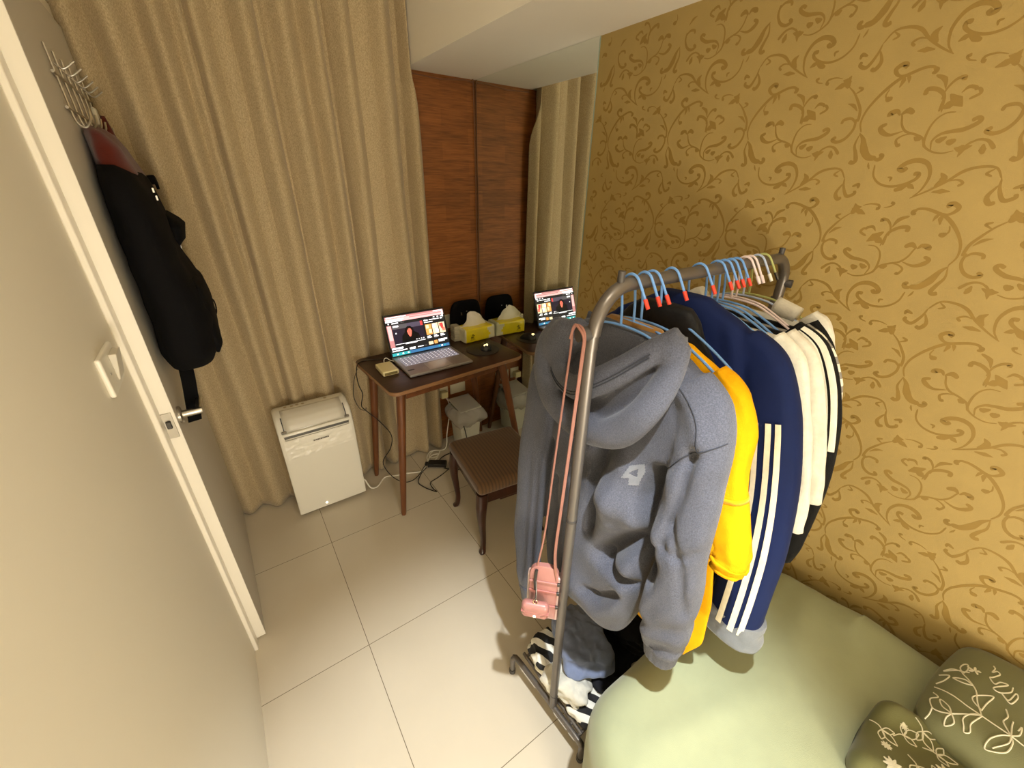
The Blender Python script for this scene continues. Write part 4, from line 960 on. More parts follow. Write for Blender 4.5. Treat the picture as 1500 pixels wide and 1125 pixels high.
# --- black padded jacket
M_blk = cloth('black_crinkled_nylon', srgb(20, 20, 22), .55, bump=.7, bs=120, var=.3, vs=40)
bj = thing('black_padded_jacket', 'black padded jacket with a stand collar hanging between yellow sweatshirt and navy jacket', 'jacket', (.752, .5, .6))
Body([(1.398, .44, .55, .018, .742), (1.385, .42, .58, .026, .745), (1.35, .405, .61, .026, .75), (1.31, .375, .67, .022, .755), (1.26, .345, .71, .020, .758), (1.0, .33, .71, .019, .758), (.62, .32, .70, .019, .758)], lambda y, z, s_: .004*nz(y*14, z*20, 8)).build('body', M_blk, bj, 70, 90)
Sleeve([(.757, .36, 1.26, .02, .016), (.757, .335, 1.18, .022, .017), (.757, .32, 1.0, .022, .016), (.757, .325, .75, .02, .016)], sl_wr(9, .002)).build('sleeve', M_blk, bj)
Sleeve([(.757, .68, 1.28, .02, .016), (.757, .72, 1.2, .024, .017), (.757, .73, 1.0, .024, .016), (.757, .73, .75, .02, .016)], sl_wr(9, .002)).build('sleeve', M_blk, bj)

# --- navy track jacket
M_navy = cloth('navy_track_fabric', srgb(11, 27, 72), .8, bump=.15, bs=700, var=.06, vs=20, sheen=.02)
M_grey = cloth('grey_lining', srgb(112, 117, 124), .7)
M_cream2 = cloth('cream_stripe', srgb(236, 230, 206), .7)
nv = thing('navy_track_jacket', 'navy blue track jacket with three cream sleeve stripes and a turned-up grey cuff', 'track jacket', (.82, .45, .65))
def nv_wr(y, z, s_):
    f = -1 if s_ < 0 else 1
    return f*(.004*nz(y*6, z*5, 4)+.006*math.exp(-((z-1.30-.7*(y-.4))/.018)**2)+.004*math.exp(-((z-1.22-.9*(y-.4))/.02)**2)+.005*math.exp(-((y-.30-.35*(z-1.15))/.014)**2))
Body([(1.412, .45, .55, .016, .812), (1.40, .42, .57, .026, .815), (1.37, .36, .62, .034, .818), (1.335, .285, .69, .034, .820), (1.26, .245, .71, .036, .820), (1.1, .265, .71, .034, .826), (.9, .265, .71, .033, .826), (.70, .265, .70, .032, .826), (.655, .27, .68, .026, .826)], nv_wr)
NB = Body.last
ns = Sleeve([(.822, .36, 1.345, .035, .026), (.82, .310, 1.305, .048, .030), (.816, .276, 1.24, .052, .034), (.81, .250, 1.16, .054, .038), (.804, .224, 1.05, .056, .040), (.80, .208, .94, .059, .042), (.798, .200, .84, .060, .042), (.796, .196, .76, .061, .042), (.795, .194, .70, .062, .042)],
            lambda t, th: .003*nz(math.cos(th)*2+7, math.sin(th)*2, t*6)+.0035*math.sin(5*t+2*th)*sstep(.2, .6, t))
for c_ in (-.14, .18, .47): ns.strip(c_+.085, c_-.085, int(ns.n*.30), ns.n-1, .0022).build('stripe', M_cream2, nv, smooth='all')
cuf = Sleeve([(.795, .195, .735, .064, .044), (.795, .194, .70, .067, .046), (.795, .193, .665, .070, .048)], lambda t, th: .003*nz(math.cos(th)*2, math.sin(th)*2, t*3))
cuf.build('turned_cuff', M_grey, nv, 48, label='grey turned-up cuff')
nfs = Sleeve([(.82, .66, 1.32, .025, .026), (.82, .71, 1.25, .034, .03), (.82, .735, 1.05, .036, .03), (.82, .74, .8, .036, .03)], sl_wr(2, .003))
gm = MB(); gm.rings([[NB.pt(2*PI*j/110, NB.z1+(NB.z0-NB.z1)*i/90) for j in range(110)] for i in range(91)])
for sl in (ns, nfs): gm.rings([[sl.pt(i, 2*PI*j/56) for j in range(56)] for i in range(sl.n)])
gm.build('body', M_navy, nv, smooth='all', mods=[('REMESH', dict(mode='VOXEL', voxel_size=.0045, use_smooth_shade=True)), ('SMOOTH', dict(factor=.5, iterations=8))])

# --- thin garments at the far end: each with body and two sleeves
def tee(name, label, cat, x, m, body, near, seed, hx=.010, far=None, rb=.012):
    t = thing(name, label, cat, (x, .48, .7))
    Body([(z, a, b, h*hx, x) for z, a, b, h in body], lambda y, z, s_: .002*nz(y*9+seed, z*7, 3)+.0015*nz(y*20, z*20, seed)).build('body', m, t, 50, 70)
    s = Sleeve([(x-d, y, z, r, rb) for d, y, z, r in near], lambda q, th: .003*nz(math.cos(th)*2+seed, math.sin(th)*2, q*7)); s.build('sleeve', m, t, 36)
    f = Sleeve([(x, .96-y, z, r, rb) for d, y, z, r in near]); f.build('sleeve', m, t, 24)
    return t, s
M_wht = cloth('off_white_cotton', srgb(220, 217, 204), .85, sheen=.1)
M_wht2 = cloth('warm_white_cotton', srgb(214, 209, 196), .85, sheen=.1)
M_blk2 = cloth('black_cotton', srgb(16, 15, 15), .85)
std = [(1.332, .352, .622, .8), (1.322, .325, .655, 1), (1.305, .297, .69, 1), (1.24, .283, .70, 1), (1.0, .285, .70, 1), (.70, .29, .69, 1)]
w1, w1s = tee('white_shirt', 'off-white long-sleeved shirt hanging directly behind the navy jacket, front of two', 'shirt', .895, M_wht, std,
    [(0, .335, 1.345, .018), (0, .295, 1.305, .030), (.002, .262, 1.22, .034), (.004, .235, 1.14, .034), (.006, .212, 1.06, .034), (.006, .196, .99, .034), (.006, .19, .945, .033)], 11, .014, rb=.015)
w2, w2s = tee('white_shirt', 'second off-white shirt pressed behind the front one, only its shoulder edge showing', 'shirt', .935, M_wht2, [(z+.004, a-.004, b, h) for z, a, b, h in std],
    [(0, .33, 1.345, .018), (0, .285, 1.305, .028), (.0, .250, 1.22, .032), (0, .222, 1.14, .032), (0, .200, 1.06, .030), (0, .185, 1.0, .028)], 12, .012, rb=.013)
tj, tjs = tee('striped_track_jacket', 'black track jacket with white sleeve stripes hanging behind the white shirts', 'track jacket', .972, M_blk2, [(z+.004, a-.004, b, h) for z, a, b, h in std],
    [(0, .335, 1.35, .02), (0, .288, 1.315, .034), (0, .25, 1.24, .038), (0, .222, 1.15, .038), (0, .205, 1.05, .038), (0, .20, .93, .038), (0, .198, .85, .036), (0, .20, .79, .030)], 13, .012, rb=.014)
for c_ in (.72, .30, -.12): tjs.strip(c_+.15, c_-.15, 2, int(tjs.n*.5), .0014).build('stripe', M_wht, tj, smooth='all')
def stripe_mat():
    m = bpy.data.materials.new('grey_white_striped_knit'); m.use_nodes = True; nt = m.node_tree; L = nt.links; b = nt.nodes['Principled BSDF']; b.inputs['Roughness'].default_value = .85
    tc = nt.nodes.new('ShaderNodeTexCoord'); w = nt.nodes.new('ShaderNodeTexWave'); w.bands_direction = 'Z'; w.inputs['Scale'].default_value = 11; w.inputs['Distortion'].default_value = .3
    L.new(tc.outputs['Object'], w.inputs['Vector']); r = nt.nodes.new('ShaderNodeValToRGB'); r.color_ramp.interpolation = 'CONSTANT'
    r.color_ramp.elements[0].color = (*srgb(232, 228, 214), 1); r.color_ramp.elements[1].position = .55; r.color_ramp.elements[1].color = (*srgb(138, 134, 128), 1)
    L.new(w.outputs['Fac'], r.inputs['Fac']); L.new(r.outputs[0], b.inputs['Base Color']); return m
gs, _ = tee('striped_tee', 'grey and white striped tee hanging between the black garments at the rack far end', 't-shirt', 1.005, stripe_mat(), [(z, a, b, h) for z, a, b, h in std],
    [(0, .33, 1.345, .018), (0, .288, 1.305, .032), (0, .255, 1.24, .036), (0, .236, 1.16, .034), (0, .226, 1.10, .034)], 14, rb=.012)
kt, _ = tee('black_tee', 'plain black tee hanging just before the cream top at the rack far end', 't-shirt', 1.035, M_blk2, [(z+.004, a, b, h) for z, a, b, h in std],
    [(0, .33, 1.35, .02), (0, .30, 1.31, .030), (0, .275, 1.24, .036), (0, .258, 1.16, .038), (0, .232, 1.075, .042)], 15, rb=.013)
ct, cts = tee('cream_shirt', 'cream long-sleeved top with folded collar hanging last, next to the wallpaper', 'shirt', 1.085, M_wht2, [(z+.006, a, b, h) for z, a, b, h in std],
    [(0, .35, 1.355, .02), (0, .325, 1.33, .030), (0, .305, 1.275, .033), (-.002, .268, 1.16, .034), (-.004, .240, 1.08, .034)], 16, .013, rb=.016)
MB().rings([ell(Vector((1.085, .425-.055*q, 1.362-.012*q)), Vector((0, -1, -.25)), .022-.003*q, .016, 20) for q in np.linspace(0, 1, 6)]).build('collar', M_wht2, ct, smooth='all')

# ------------------------------------------------------------------ lanyard with pink pouch and earbud case
M_pink = mat('dusty_pink_leather', srgb(164, 112, 106), .38, var=.05, vscale=40, coat=.15)
M_pinkd = mat('dark_pink_edge', srgb(160, 100, 94), .45)
M_rope = mat('copper_pink_cord', srgb(158, 108, 94), .6, bump=.8, bscale=900)
M_gold = mat('pale_gold_metal', (.75, .62, .45), .25, metal=1)
ly = thing('lanyard_pouch', 'dusty pink card pouch on a braided lanyard hung over the rack knob', 'pouch', (.49, .535, .63))
ctr = Vector((.490, .532, 0)); wv = Vector((.70, -.714, 0)).normalized(); nv_ = Vector((-.714, -.70, 0)).normalized()
def lp_(a, z, n=0): return ctr+wv*a+nv_*n+Vector((0, 0, z))
kx = .5035
loopL = [lp_(-.020, .735, .004), Vector((.493, .545, .85)), Vector((.497, .536, 1.05)), Vector((kx-.001, .527, 1.25)), Vector((kx, .5215, 1.34)), Vector((kx, .521, 1.372)), Vector((kx, .514, 1.386)), Vector((kx, .5055, 1.3895)), Vector((kx, .495, 1.386)), Vector((kx, .4875, 1.372)), Vector((kx, .488, 1.33)), Vector((kx-.003, .493, 1.15)), Vector((kx-.006, .500, .95)), Vector((.500, .508, .80)), lp_(.034, .70, .003)]
MB().tube(loopL, .0024, 8, smooth=8).build('cord', M_rope, ly)
loopR = [p+Vector((-.0045, -.001, 0)) for p in loopL[8:]]
loopR = [Vector((kx-.0045, .521, 1.36)), Vector((kx-.0045, .514, 1.386)), Vector((kx-.0045, .5055, 1.3895))]+loopR[1:]
MB().tube(loopR, .0024, 8, smooth=8).build('cord', M_rope, ly)
prr = []
for n_, ins in ((-.008, .004), (-.006, 0), (.006, 0), (.008, .004)):
    pts = []
    w_, zb, zt, r_ = .037-ins, .545+ins, .745-ins, .030
    for a, z, a0 in ((w_-r_, zt-r_, 0), (-w_+r_, zt-r_, 90)):
        for k in range(9): t = math.radians(a0+90*k/8); pts.append(lp_(a+r_*math.cos(t), z+r_*math.sin(t), n_))
    pts += [lp_(-w_, zb, n_), lp_(w_, zb, n_)]
    prr.append(pts)
MB().rings(prr).build('pouch_body', M_pink, ly)
MB().rbox((0, 0, 0), (.044, .012, .085), .005, 3, fn=lambda v: lp_(v.x, .615+v.z, -.012+v.y)).build('back_card', mat('pale_pink_acrylic', srgb(190, 160, 152), .2, coat=.4), ly)
for z in (.690, .655, .600):
    so = MB().rbox((0, 0, 0), (.0385, .0020, .0035), .0015, 3, fn=lambda v: lp_(v.x, z+v.z, .0095+v.y)).build('strap', M_pinkd if z < .66 else M_pink, ly)
    MB().rbox((0, 0, 0), (.004, .003, .005), .0015, 2, fn=lambda v: lp_(.039+v.x, z+v.z, .0095+v.y)).build('rivet', M_dark_metal, so)
MB().rbox((0, 0, 0), (.020, .0012, .022), .001, 3, fn=lambda v: lp_(-.012+v.x, .570+v.z, .0098+v.y)).build('clear_window', mat('smoky_window', srgb(140, 134, 126), .1, coat=.5), ly)
clip = MB(); clip.tube([lp_(-.02, .735, .012), lp_(-.022, .70, .016), lp_(-.02, .672, .02)], .004, 8, smooth=4); clip.build('clip', M_dark_metal, ly)
eb = thing('earbud_case', 'small pink earbud case dangling in front of the pink pouch', 'earbud case', lp_(-.018, .62, .03))
def ebf(v): return lp_(-.016+v.x, .617+v.z, .036+v.y)
ebc = MB().rbox((0, 0, 0), (.036, .013, .0265), .0125, (6, 4, 6), fn=ebf).build('case', M_pink, eb)
MB().rbox((0, 0, .0), (.0365, .0135, .0012), .001, 3, fn=ebf).build('lid_seam', M_pinkd, ebc)
MB().lathe((0, 0, 0), [(.002, .0005), (.0045, .0008), (.0045, .0018), (.002, .0022)], 16, ax='y')
dd = MB(); dd.rings([[ebf(Vector((.0045*math.cos(2*PI*j/16)*s_, .0125+h, -.012+.0045*math.sin(2*PI*j/16)*s_))) for j in range(16)] for s_, h in ((1, 0), (1, .0015), (.6, .002))]); dd.build('snap_button', mat('white_snap', srgb(250, 246, 240), .3), eb)
fp = MB()
for s_ in (-1, 1): fp.tube([ebf(Vector((s_*.032, .0125, .002))), ebf(Vector((s_*.024, .0138, -.004))), ebf(Vector((s_*.016, .0138, -.010)))], .0008, 6)
fp.build('flap_stitch', M_rope, eb)
ringp = [ebf(Vector((.006*math.cos(2*PI*j/16), .004, .034+.008*math.sin(2*PI*j/16)))) for j in range(16)]
MB().tube(ringp, .0015, 8, closed=True).build('key_ring', M_gold, eb)
MB().tube([ebf(Vector((0, .004, .041))), ebf(Vector((0, -.004, .06))), lp_(-.02, .70, .018)], .0022, 8, smooth=3).build('hook', M_dark_metal, eb)

# ------------------------------------------------------------------ folded clothes on the rack's shelf
def folded(name, label, cat, c, h, rz, m, seed, tilt=0, amp=.008):
    Rm = Matrix.Rotation(rz, 3, 'Z') @ Matrix.Rotation(tilt, 3, 'Y')
    def fn(v):
        q = v+Vector((amp*nz(v.x*14+seed, v.y*14, v.z*20), amp*nz(v.x*14, v.y*14+seed, v.z*20+3), amp*.9*nz(v.x*12, v.y*12, seed)))
        q.y += amp*.5*math.sin(v.z*130+seed); q += Vector((nz(v.x*45, v.y*45, v.z*45+seed), nz(v.x*45+7, v.y*45, v.z*45), nz(v.x*38, v.y*38+seed, 2)))*amp*.55
        return Vector(c)+Rm@q
    o = MB().rbox((0, 0, 0), h, min(h)*.75, (34, 30, 12), fn=fn).build(name, m, smooth='all')
    tag(o, label, cat, 'folded clothes on the rack shelf'); return o
M_den = cloth('slate_blue_cotton', srgb(124, 136, 168), .85)
M_char = cloth('charcoal_knit', srgb(34, 34, 38), .9)
M_bw = None
def bw_mat():
    m = bpy.data.materials.new('black_white_striped_jersey'); m.use_nodes = True; nt = m.node_tree; L = nt.links; b = nt.nodes['Principled BSDF']; b.inputs['Roughness'].default_value = .8
    tc = nt.nodes.new('ShaderNodeTexCoord'); mp = nt.nodes.new('ShaderNodeMapping'); mp.inputs['Rotation'].default_value = (0, 0, -.5); w = nt.nodes.new('ShaderNodeTexWave'); w.inputs['Scale'].default_value = 7.5; w.inputs['Distortion'].default_value = 1.2; w.inputs['Detail Scale'].default_value = 2
    L.new(tc.outputs['Object'], mp.inputs['Vector']); L.new(mp.outputs[0], w.inputs['Vector']); r = nt.nodes.new('ShaderNodeValToRGB'); r.color_ramp.interpolation = 'CONSTANT'
    r.color_ramp.elements[0].color = (*srgb(28, 28, 30), 1); r.color_ramp.elements[1].position = .55; r.color_ramp.elements[1].color = (*srgb(236, 234, 224), 1)
    L.new(w.outputs['Fac'], r.inputs['Fac']); L.new(r.outputs[0], b.inputs['Base Color']); return m
BW = bw_mat()
folded('striped_jersey', 'black and white striped jersey folded at the bed end of the rack shelf', 'shirt', (.625, .425, .131), (.07, .045, .024), .25, BW, 1)
folded('white_tee', 'crumpled white tee spilling over the shelf rail next to the near post', 't-shirt', (.600, .500, .162), (.055, .070, .036), .3, M_wht, 2, .12, .017)
folded('striped_shirt', 'dark shirt with white stripes bunched at the far corner of the shelf', 'shirt', (.60, .615, .150), (.055, .052, .038), -.2, BW, 3, 0, .014)
folded('cream_cloth', 'cream cotton top tucked under the dark shirt beside the rack post', 'shirt', (.572, .560, .132), (.022, .055, .024), .1, M_cream2, 4, 0, .007)
folded('slate_trousers', 'slate blue trousers folded into a block on top of the shelf pile', 'trousers', (.695, .545, .215), (.085, .105, .052), -.45, M_den, 5, .10, .014)
folded('charcoal_sweater', 'charcoal sweater folded low on the shelf under the slate trousers', 'sweater', (.79, .53, .135), (.13, .11, .030), 0, M_char, 6)
folded('black_trousers', 'black trousers heaped in the dark middle of the rack shelf', 'trousers', (.90, .52, .235), (.10, .12, .065), .15, M_blk2, 7, 0, .016)
folded('black_sweatshirt', 'black sweatshirt heaped at the wall end of the rack shelf', 'sweatshirt', (1.10, .53, .20), (.10, .12, .095), -.1, M_blk2, 8, 0, .016)
folded('grey_cloth', 'dark grey cloth folded at the near foot of the rack shelf', 'shirt', (.70, .44, .155), (.045, .045, .022), -.3, M_char, 9)

# ------------------------------------------------------------------ bed
M_sheet = mat('sage_green_sheet', srgb(158, 164, 132), .8, spec=.2, bump=.15, bscale=600, var=.03, vscale=20, sheen=.2)
bed = thing('bed', 'single bed with smooth sage green sheet filling the corner under the wallpaper', 'bed', (.83, -.4, 0))
def bedfn(v):
    x, y, z = v
    if z > .30:
        far = sstep(.12, .31, y)
        z += .022*math.exp(-((y-.06)/.20)**2)*math.exp(-((x-.95)/.35)**2)+.006*nz(x*4, y*4, 3)+.028*sstep(.95, 1.25, x)*sstep(.22, .0, y)
        z += .006*math.exp(-((y-.13-.35*(x-1.1))/.022)**2)*sstep(.92, 1.02, x)+.009*math.exp(-((y-.02-.55*(x-1.15))/.018)**2)*sstep(.95, 1.05, x)*sstep(1.28, 1.2, x)
        z += .007*math.exp(-((y-.15+.30*(x-.6))/.025)**2)*sstep(.9, .7, x)
    if y > .05:
        y -= .075*sstep(.58, .36, x)**2+.060*sstep(1.10, 1.30, x)
        y += .012*nz(x*5, z*4, 1)*sstep(.05, .2, y)
    return (min(x, XR-.006), y, max(z, .0))
MB().rbox((.8365, -.42, .335), (.447, .745, .185), .085, (40, 50, 6), fn=bedfn).build('mattress', M_sheet, bed, smooth='all', mods=[('SUBSURF', dict(levels=1, render_levels=1))])
MB().rbox((.8365, -.44, .09), (.42, .69, .06), .01, 3).build('bed_base', mat('dark_bed_base', srgb(60, 46, 36), .6), bed)
for x in (.48, 1.2):
    for y in (-1.0, .18): MB().lathe((x, y, 0), [(.018, 0), (.02, .005), (.024, .035)], 14).build('leg', M_stw, bed)
# embroidered pillow and folded quilt
M_pil = mat('dark_sage_linen', srgb(118, 120, 88), .85, spec=.2, bump=.2, bscale=500, sheen=.2)
M_pil2 = mat('olive_linen', srgb(104, 104, 66), .85, spec=.2, bump=.2, bscale=500, sheen=.2)
M_emb = mat('cream_embroidery', srgb(232, 228, 206), .8, bump=.6, bscale=1200)
EMB = [[(1191,-174),(1176,-164),(1159,-185),(1146,-192),(1120,-198),(1094,-208)],[(1179,-166),(1178,-160),(1145,-139),(1168,-149),(1178,-162)],[(1176,-164),(1188,-159),(1204,-162),(1211,-168),(1195,-170),(1177,-166)],[(1082,-136),(1094,-165),(1092,-185),(1092,-208)],[(1092,-208),(1092,-226),(1092,-251),(1089,-269)],[(1159,-185),(1148,-170),(1143,-155),(1161,-171),(1159,-185)],[(1124,-135),(1143,-149),(1119,-145),(1094,-136)],[(1107,-206),(1116,-192),(1129,-190),(1150,-202),(1165,-216),(1134,-210),(1105,-206)],[(1094,-208),(1078,-195),(1053,-187),(1034,-191),(1021,-194),(1030,-201),(1053,-199),(1091,-209)],[(1092,-208),(1069,-189),(1044,-171),(1029,-157),(1025,-144),(1043,-137),(1062,-146),(1065,-138)],[(1044,-171),(1058,-164),(1060,-150),(1046,-156),(1044,-171)],[(1044,-171),(1024,-178),(1002,-168),(1024,-166),(1044,-171)],[(1025,-144),(1004,-144),(984,-141)],[(1092,-251),(1107,-241),(1117,-237),(1136,-241),(1153,-236)],[(1092,-251),(1116,-249),(1132,-249)],[(1092,-251),(1109,-261),(1132,-261),(1117,-258)],[(1092,-251),(1077,-239),(1049,-227),(1018,-224),(1027,-238),(1046,-251),(1076,-255),(1092,-251)],[(1092,-251),(1069,-250),(1031,-233)],[(1258,-203),(1252,-206),(1236,-204),(1248,-210),(1243,-215),(1222,-207),(1214,-203),(1205,-212),(1221,-219),(1226,-230),(1192,-212),(1189,-222),(1210,-236),(1228,-237)],[(1190,-225),(1177,-238),(1185,-243),(1208,-247),(1215,-243),(1183,-236),(1190,-225)]]

pil = thing('pillow', 'dark sage pillow with cream leaf embroidery lying against the wallpaper on the bed', 'pillow', (1.13, -.36, .56))
PC = Vector((1.128, -.375, .595))
def pilfn(v):
    a, b = v.x/.165, v.y/.245
    k = max(0, 1-abs(a)**2.6)**.5*max(0, 1-abs(b)**2.6)**.5
    z = v.z*(.22+.9*k)+.004*nz(v.x*12, v.y*12, 1)
    return PC+Matrix.Rotation(-.10, 3, 'Z')@Matrix.Rotation(.10, 3, 'Y').inverted()@Vector((v.x*(1-.06*abs(b)**2), v.y*(1-.05*abs(a)**2), z))
po = MB().rbox((0, 0, 0), (.165, .245, .058), .05, (24, 30, 4), fn=pilfn).build('cover', M_pil, pil, smooth='all')
qf = thing('quilt', 'folded dark olive quilt with cream flower embroidery beside the pillow on the bed', 'quilt', (.93, -.36, .52))
def qfn(v):
    z = v.z+.022*nz(v.x*7, v.y*6, 3)*(1 if v.z > 0 else 0)+.016*math.sin(v.x*34+v.y*12+1.5)*(1 if v.z > 0 else 0)
    return Vector((.910, -.335, .552))+Vector((v.x+.03*v.y+.035*nz(v.y*5, 1, 0), v.y+.012*nz(v.x*6, 0, 4), z))
qo = MB().rbox((0, 0, 0), (.105, .262, .036), .034, (24, 30, 4), fn=qfn).build('cover', M_pil2, qf, smooth='all')
def bvh_of(o): return BVHTree.FromPolygons([v.co for v in o.data.vertices], [tuple(p.vertices) for p in o.data.polygons])
def embroider(bv, strokes, r, parent):
    for s_ in strokes:
        mb = MB()
        P = catmull([Vector((a, b, 0)) for a, b in s_], 8); run = []
        for p in P:
            h = bv.ray_cast(Vector((p.x, p.y, .9)), Vector((0, 0, -1)), .40)
            if h[0] is not None and h[1].z > .15: run.append(h[0]+h[1]*.0006)
            else:
                if len(run) > 2: mb.tube(run, r, 6)
                run = []
        if len(run) > 2: mb.tube(run, r, 6)
        if mb.v: mb.build('stitched_line', M_emb, parent)
CAM = Vector((0, 0, CH))
bvp, bvq = bvh_of(po), bvh_of(qo)
def to_surface(bv, strokes):             # where each traced stitch meets the cover
    out = []
    for s_ in strokes:
        q = []
        for a, b in s_:
            d = (Vector((a, b, .62))-CAM).normalized(); h = bv.ray_cast(CAM, d)
            if h[0] is not None: q.append((h[0].x, h[0].y))
        if len(q) > 1: out.append(q)
    return out
EM = [[(a/1000, b/1000) for a, b in s_] for s_ in EMB]
embroider(bvp, to_surface(bvp, EM), .0013, pil)
# further sprigs towards the camera side of the pillow
for ox, oy in ((1.05, -.42), (1.2, -.47)):
    sp_ = [[(ox, oy), (ox+.03, oy+.06), (ox+.02, oy+.11)]]+[[(ox+.012*k, oy+.03*k), (ox+.012*k+.03, oy+.03*k+.008), (ox+.012*k+.012, oy+.03*k+.03), (ox+.012*k, oy+.03*k)] for k in range(1, 4)]
    embroider(bvp, sp_, .0013, pil)
def blob(mb, bv, x, y, r, n=9, seed=0):
    h = bv.ray_cast(Vector((x, y, .9)), Vector((0, 0, -1)), .42)
    if h[0] is None: return
    for k in range(n):
        a = 2*PI*k/n+seed; c_ = h[0]+Vector((math.cos(a)*r*.55, math.sin(a)*r*.55, 0)); g = bv.ray_cast(Vector((c_.x, c_.y, .9)), Vector((0, 0, -1)), .42)
        if g[0] is None: continue
        mb.tube([h[0]+Vector((0, 0, .0008)), g[0]+Vector((0, 0, .0012)), g[0]+Vector((math.cos(a)*r*.45, math.sin(a)*r*.45, .0006))], [.001, r*.24, .0012], 6, flat=(.3, 1))
b1 = MB(); blob(b1, bvp, 1.180, -.175, .012, 5); b1.build('petal', M_emb, pil)
for x, y, r in ((.895, -.115, .009), (.855, -.132, .016), (.965, -.125, .007), (.925, -.20, .020), (.955, -.23, .014), (.87, -.22, .012), (.98, -.26, .014)):
    b2 = MB(); blob(b2, bvq, x, y, r, 9, x*40)
    if b2.v: b2.build('stitched_flower', M_emb, qf)
stq = []
def leaf(x, y, a, l):
    q = []
    for t in range(13):
        u = t/6 if t <= 6 else 2-t/6; sgn = 1 if t <= 6 else -1
        lx, ly_ = l*u, sgn*l*.24*math.sin(PI*u)
        q.append((x+lx*math.cos(a)-ly_*math.sin(a), y+lx*math.sin(a)+ly_*math.cos(a)))
    return q
for x, y, a in ((.925, -.10, -1.9), (.95, -.13, -.6), (.895, -.16, -2.4), (.965, -.18, -1.2), (.905, -.19, -.4), (.87, -.17, -1.6), (.985, -.15, -2.2), (.935, -.265, -.9)):
    stem = [(x-.022*math.cos(a), y-.022*math.sin(a)), (x-.008*math.cos(a-.3), y-.008*math.sin(a-.3)), (x, y)]
    stq += [stem, leaf(x, y, a, .030), leaf(x, y, a+1.0, .022), leaf(x, y, a-1.0, .022)]
embroider(bvq, stq, .0011, qf)

# ------------------------------------------------------------------ hook rail, jacket and backpack on the door
hr = thing('hook_rail', 'chrome wire hook rail fixed high on the white door', 'hook rail', (-.225, 1.85, 1.80))
def on_door(y, n, z): return dp((y-1.353)/dax.y, n, z)
MB().tube([on_door(1.56, .006, 1.835), on_door(2.12, .006, 1.835)], .0035, 8).build('rail', M_steel, hr)
MB().tube([on_door(1.56, .006, 1.765), on_door(2.12, .006, 1.765)], .0035, 8).build('rail', M_steel, hr)
for i in range(6):
    y = 1.60+.098*i
    p = [on_door(y, .004, 1.895), on_door(y, .006, 1.80), on_door(y, .008, 1.742), on_door(y, .022, 1.728), on_door(y, .036, 1.745), on_door(y, .040, 1.765)]
    MB().tube(p, .0026, 8, smooth=5).build('hook', M_steel, hr)
    MB().tube([on_door(y+.02, .005, 1.86), on_door(y+.02, .02, 1.85), on_door(y+.02, .045, 1.868)], .0022, 8, smooth=4).build('hook', M_steel, hr)
MB().rbox(on_door(2.05, .012, 1.79), (.006, .016, .024), .004, 3).build('end_tab', M_plas, hr, label='white plastic end tab')
M_mar = cloth('dark_maroon_fleece', srgb(88, 26, 12), .9)
mj = thing('maroon_jacket', 'dark maroon cloth jacket hanging above the black backpack on the door hooks', 'jacket', (-.18, 1.75, 1.62))
def lump(keys, n=36, seed=0, amp=.006, e=.7):
    R = []
    ks = sorted(keys); zs = np.linspace(ks[0][0], ks[-1][0], 40)
    for z in zs:
        y0, y1, n0, n1 = interp_keys(keys, z); q = []
        for j in range(n):
            a = 2*PI*j/n; c_, s_ = math.cos(a), math.sin(a)
            y = (y0+y1)/2+(y1-y0)/2*math.copysign(abs(c_)**e, c_); nn = (n0+n1)/2+(n1-n0)/2*math.copysign(abs(s_)**e, s_)
            w = amp*nz(y*12+seed, nn*14, z*10)
            q.append(on_door(y, max(.003, nn+w), z))
        R.append(q)
    return MB().rings(R)
lump([(1.42, 1.55, 1.98, .004, .10), (1.55, 1.53, 2.0, .004, .098), (1.62, 1.56, 2.0, .004, .09), (1.69, 1.60, 1.98, .004, .072), (1.725, 1.63, 1.94, .006, .05), (1.74, 1.70, 1.90, .010, .03)], seed=3, amp=.012).build('body', M_mar, mj, smooth='all')
MB().rings([ell_ for ell_ in [[on_door(1.93+.030*math.cos(a)*(1-q)+.02*q, .035+.022*math.sin(a)*(1-.8*q), 1.70+.09*q) for a in np.linspace(0, 2*PI, 17)[:-1]] for q in np.linspace(0, .95, 8)]]).build('collar_peak', M_mar, mj, smooth='all')
bk = thing('backpack', 'black backpack with dangling straps hanging on the white door above its handle', 'backpack', (-.13, 1.7, 1.35))
lump([(1.095, 1.47, 1.78, .02, .10), (1.11, 1.43, 1.82, .012, .130), (1.15, 1.40, 1.85, .006, .150), (1.24, 1.39, 1.87, .004, .160), (1.33, 1.40, 1.88, .004, .152), (1.41, 1.42, 1.89, .004, .128), (1.45, 1.43, 1.90, .004, .126), (1.51, 1.44, 1.92, .004, .120), (1.57, 1.46, 1.93, .004, .108), (1.62, 1.50, 1.93, .006, .094), (1.645, 1.56, 1.88, .01, .07)], n=48, seed=1, amp=.010).build('body', M_bag, bk, smooth='all')
lump([(1.435, 1.62, 1.88, .12, .135), (1.45, 1.60, 1.90, .10, .150), (1.485, 1.60, 1.90, .10, .158), (1.50, 1.62, 1.89, .11, .146), (1.52, 1.66, 1.84, .11, .122)], seed=5, amp=.004).build('top_flap', M_bag, bk, smooth='all')
lump([(1.13, 1.48, 1.80, .13, .148), (1.15, 1.46, 1.82, .12, .160), (1.27, 1.46, 1.83, .12, .166), (1.33, 1.47, 1.82, .12, .158), (1.355, 1.50, 1.79, .12, .140)], seed=6, amp=.005).build('front_pocket', M_bag, bk, smooth='all')
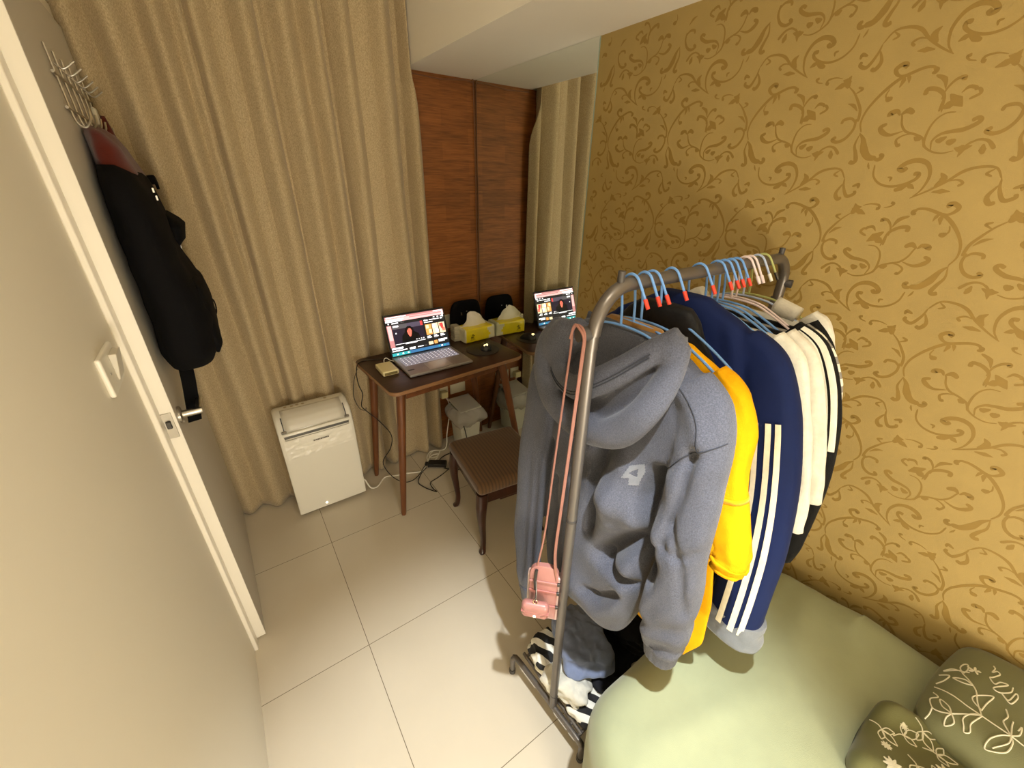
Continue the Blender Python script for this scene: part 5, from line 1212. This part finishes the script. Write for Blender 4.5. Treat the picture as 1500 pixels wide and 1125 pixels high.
def strap(path, w=.013, th=.002, name='strap', wd=None):
    P = catmull([Vector(p) for p in path], 6); R = []
    for i, p in enumerate(P):
        t = (P[min(len(P)-1, i+1)]-P[max(0, i-1)]).normalized(); s_ = t.cross(dno).normalized(); s_ = s_ if s_.length > .1 else dax
        if wd is not None: s_ = (wd-wd.dot(t)*t).normalized()
        nn = t.cross(s_).normalized(); R.append([p+s_*w+nn*th, p-s_*w+nn*th, p-s_*w-nn*th, p+s_*w-nn*th])
    return MB().rings(R).build(name, M_bag, bk, smooth=False)
strap([on_door(1.50, .05, 1.12), on_door(1.485, .045, 1.06), on_door(1.475, .035, .99), on_door(1.47, .025, .925)], .019, .002, 'strap', dno*.85+dax*.5)
strap([on_door(1.73, .10, 1.11), on_door(1.745, .105, 1.07), on_door(1.755, .108, 1.035)], .020, .002, 'strap', dno*.85+dax*.5)
strap([on_door(1.56, .06, 1.10), on_door(1.575, .07, 1.075), on_door(1.60, .075, 1.07), on_door(1.62, .08, 1.10)], .005, .0015)
strap([on_door(1.85, .145, 1.215), on_door(1.89, .165, 1.20), on_door(1.90, .165, 1.16), on_door(1.87, .150, 1.135)], .008, .0022, 'side_loop', dax)
strap([on_door(1.90, .085, 1.605), on_door(1.93, .108, 1.61), on_door(1.95, .112, 1.59)], .014, .004, 'grab_handle')
for y, n, z in ((1.60, .106, 1.585), (1.605, .108, 1.565), (1.70, .121, 1.42)): MB().obox(on_door(y, n+.006, z), dax*.003, dno*.002, Vector((0, 0, .006))).build('zip_pull', M_steel, bk)

# ------------------------------------------------------------------ light
def light(name, kind, loc, energy, col, **kw):
    l = bpy.data.lights.new(name, kind); l.energy = energy; l.color = col
    for k, v in kw.items(): setattr(l, k, v)
    o = bpy.data.objects.new(name, l); COL.objects.link(o); o.location = loc; return o
LP = Vector((.34, .06, 2.05))
sp = light('ceiling_spot', 'SPOT', LP, 140, (.93, .98, 1), spot_size=math.radians(54), spot_blend=.8, shadow_soft_size=.018)
sp.rotation_euler = (Vector((.33, .36, 0))-LP).to_track_quat('-Z', 'Y').to_euler()
light('ceiling_panel', 'AREA', LP+Vector((0, 0, .015)), 3.5, (1, .90, .72), shape='DISK', size=.06)
light('side_lamp', 'POINT', (.12, -1.1, .74), 60, (1, .93, .80), shadow_soft_size=.20)
w = bpy.data.worlds.new('world'); S.world = w; w.use_nodes = True
w.node_tree.nodes['Background'].inputs[0].default_value = (.9, .75, .5, 1); w.node_tree.nodes['Background'].inputs[1].default_value = .02
S.view_settings.view_transform = 'Standard'; S.view_settings.look = 'None'; S.view_settings.gamma = 1; S.view_settings.use_curve_mapping = False
S.view_settings.exposure = 0
S.cycles.max_bounces = 10; S.cycles.diffuse_bounces = 6; S.cycles.glossy_bounces = 5
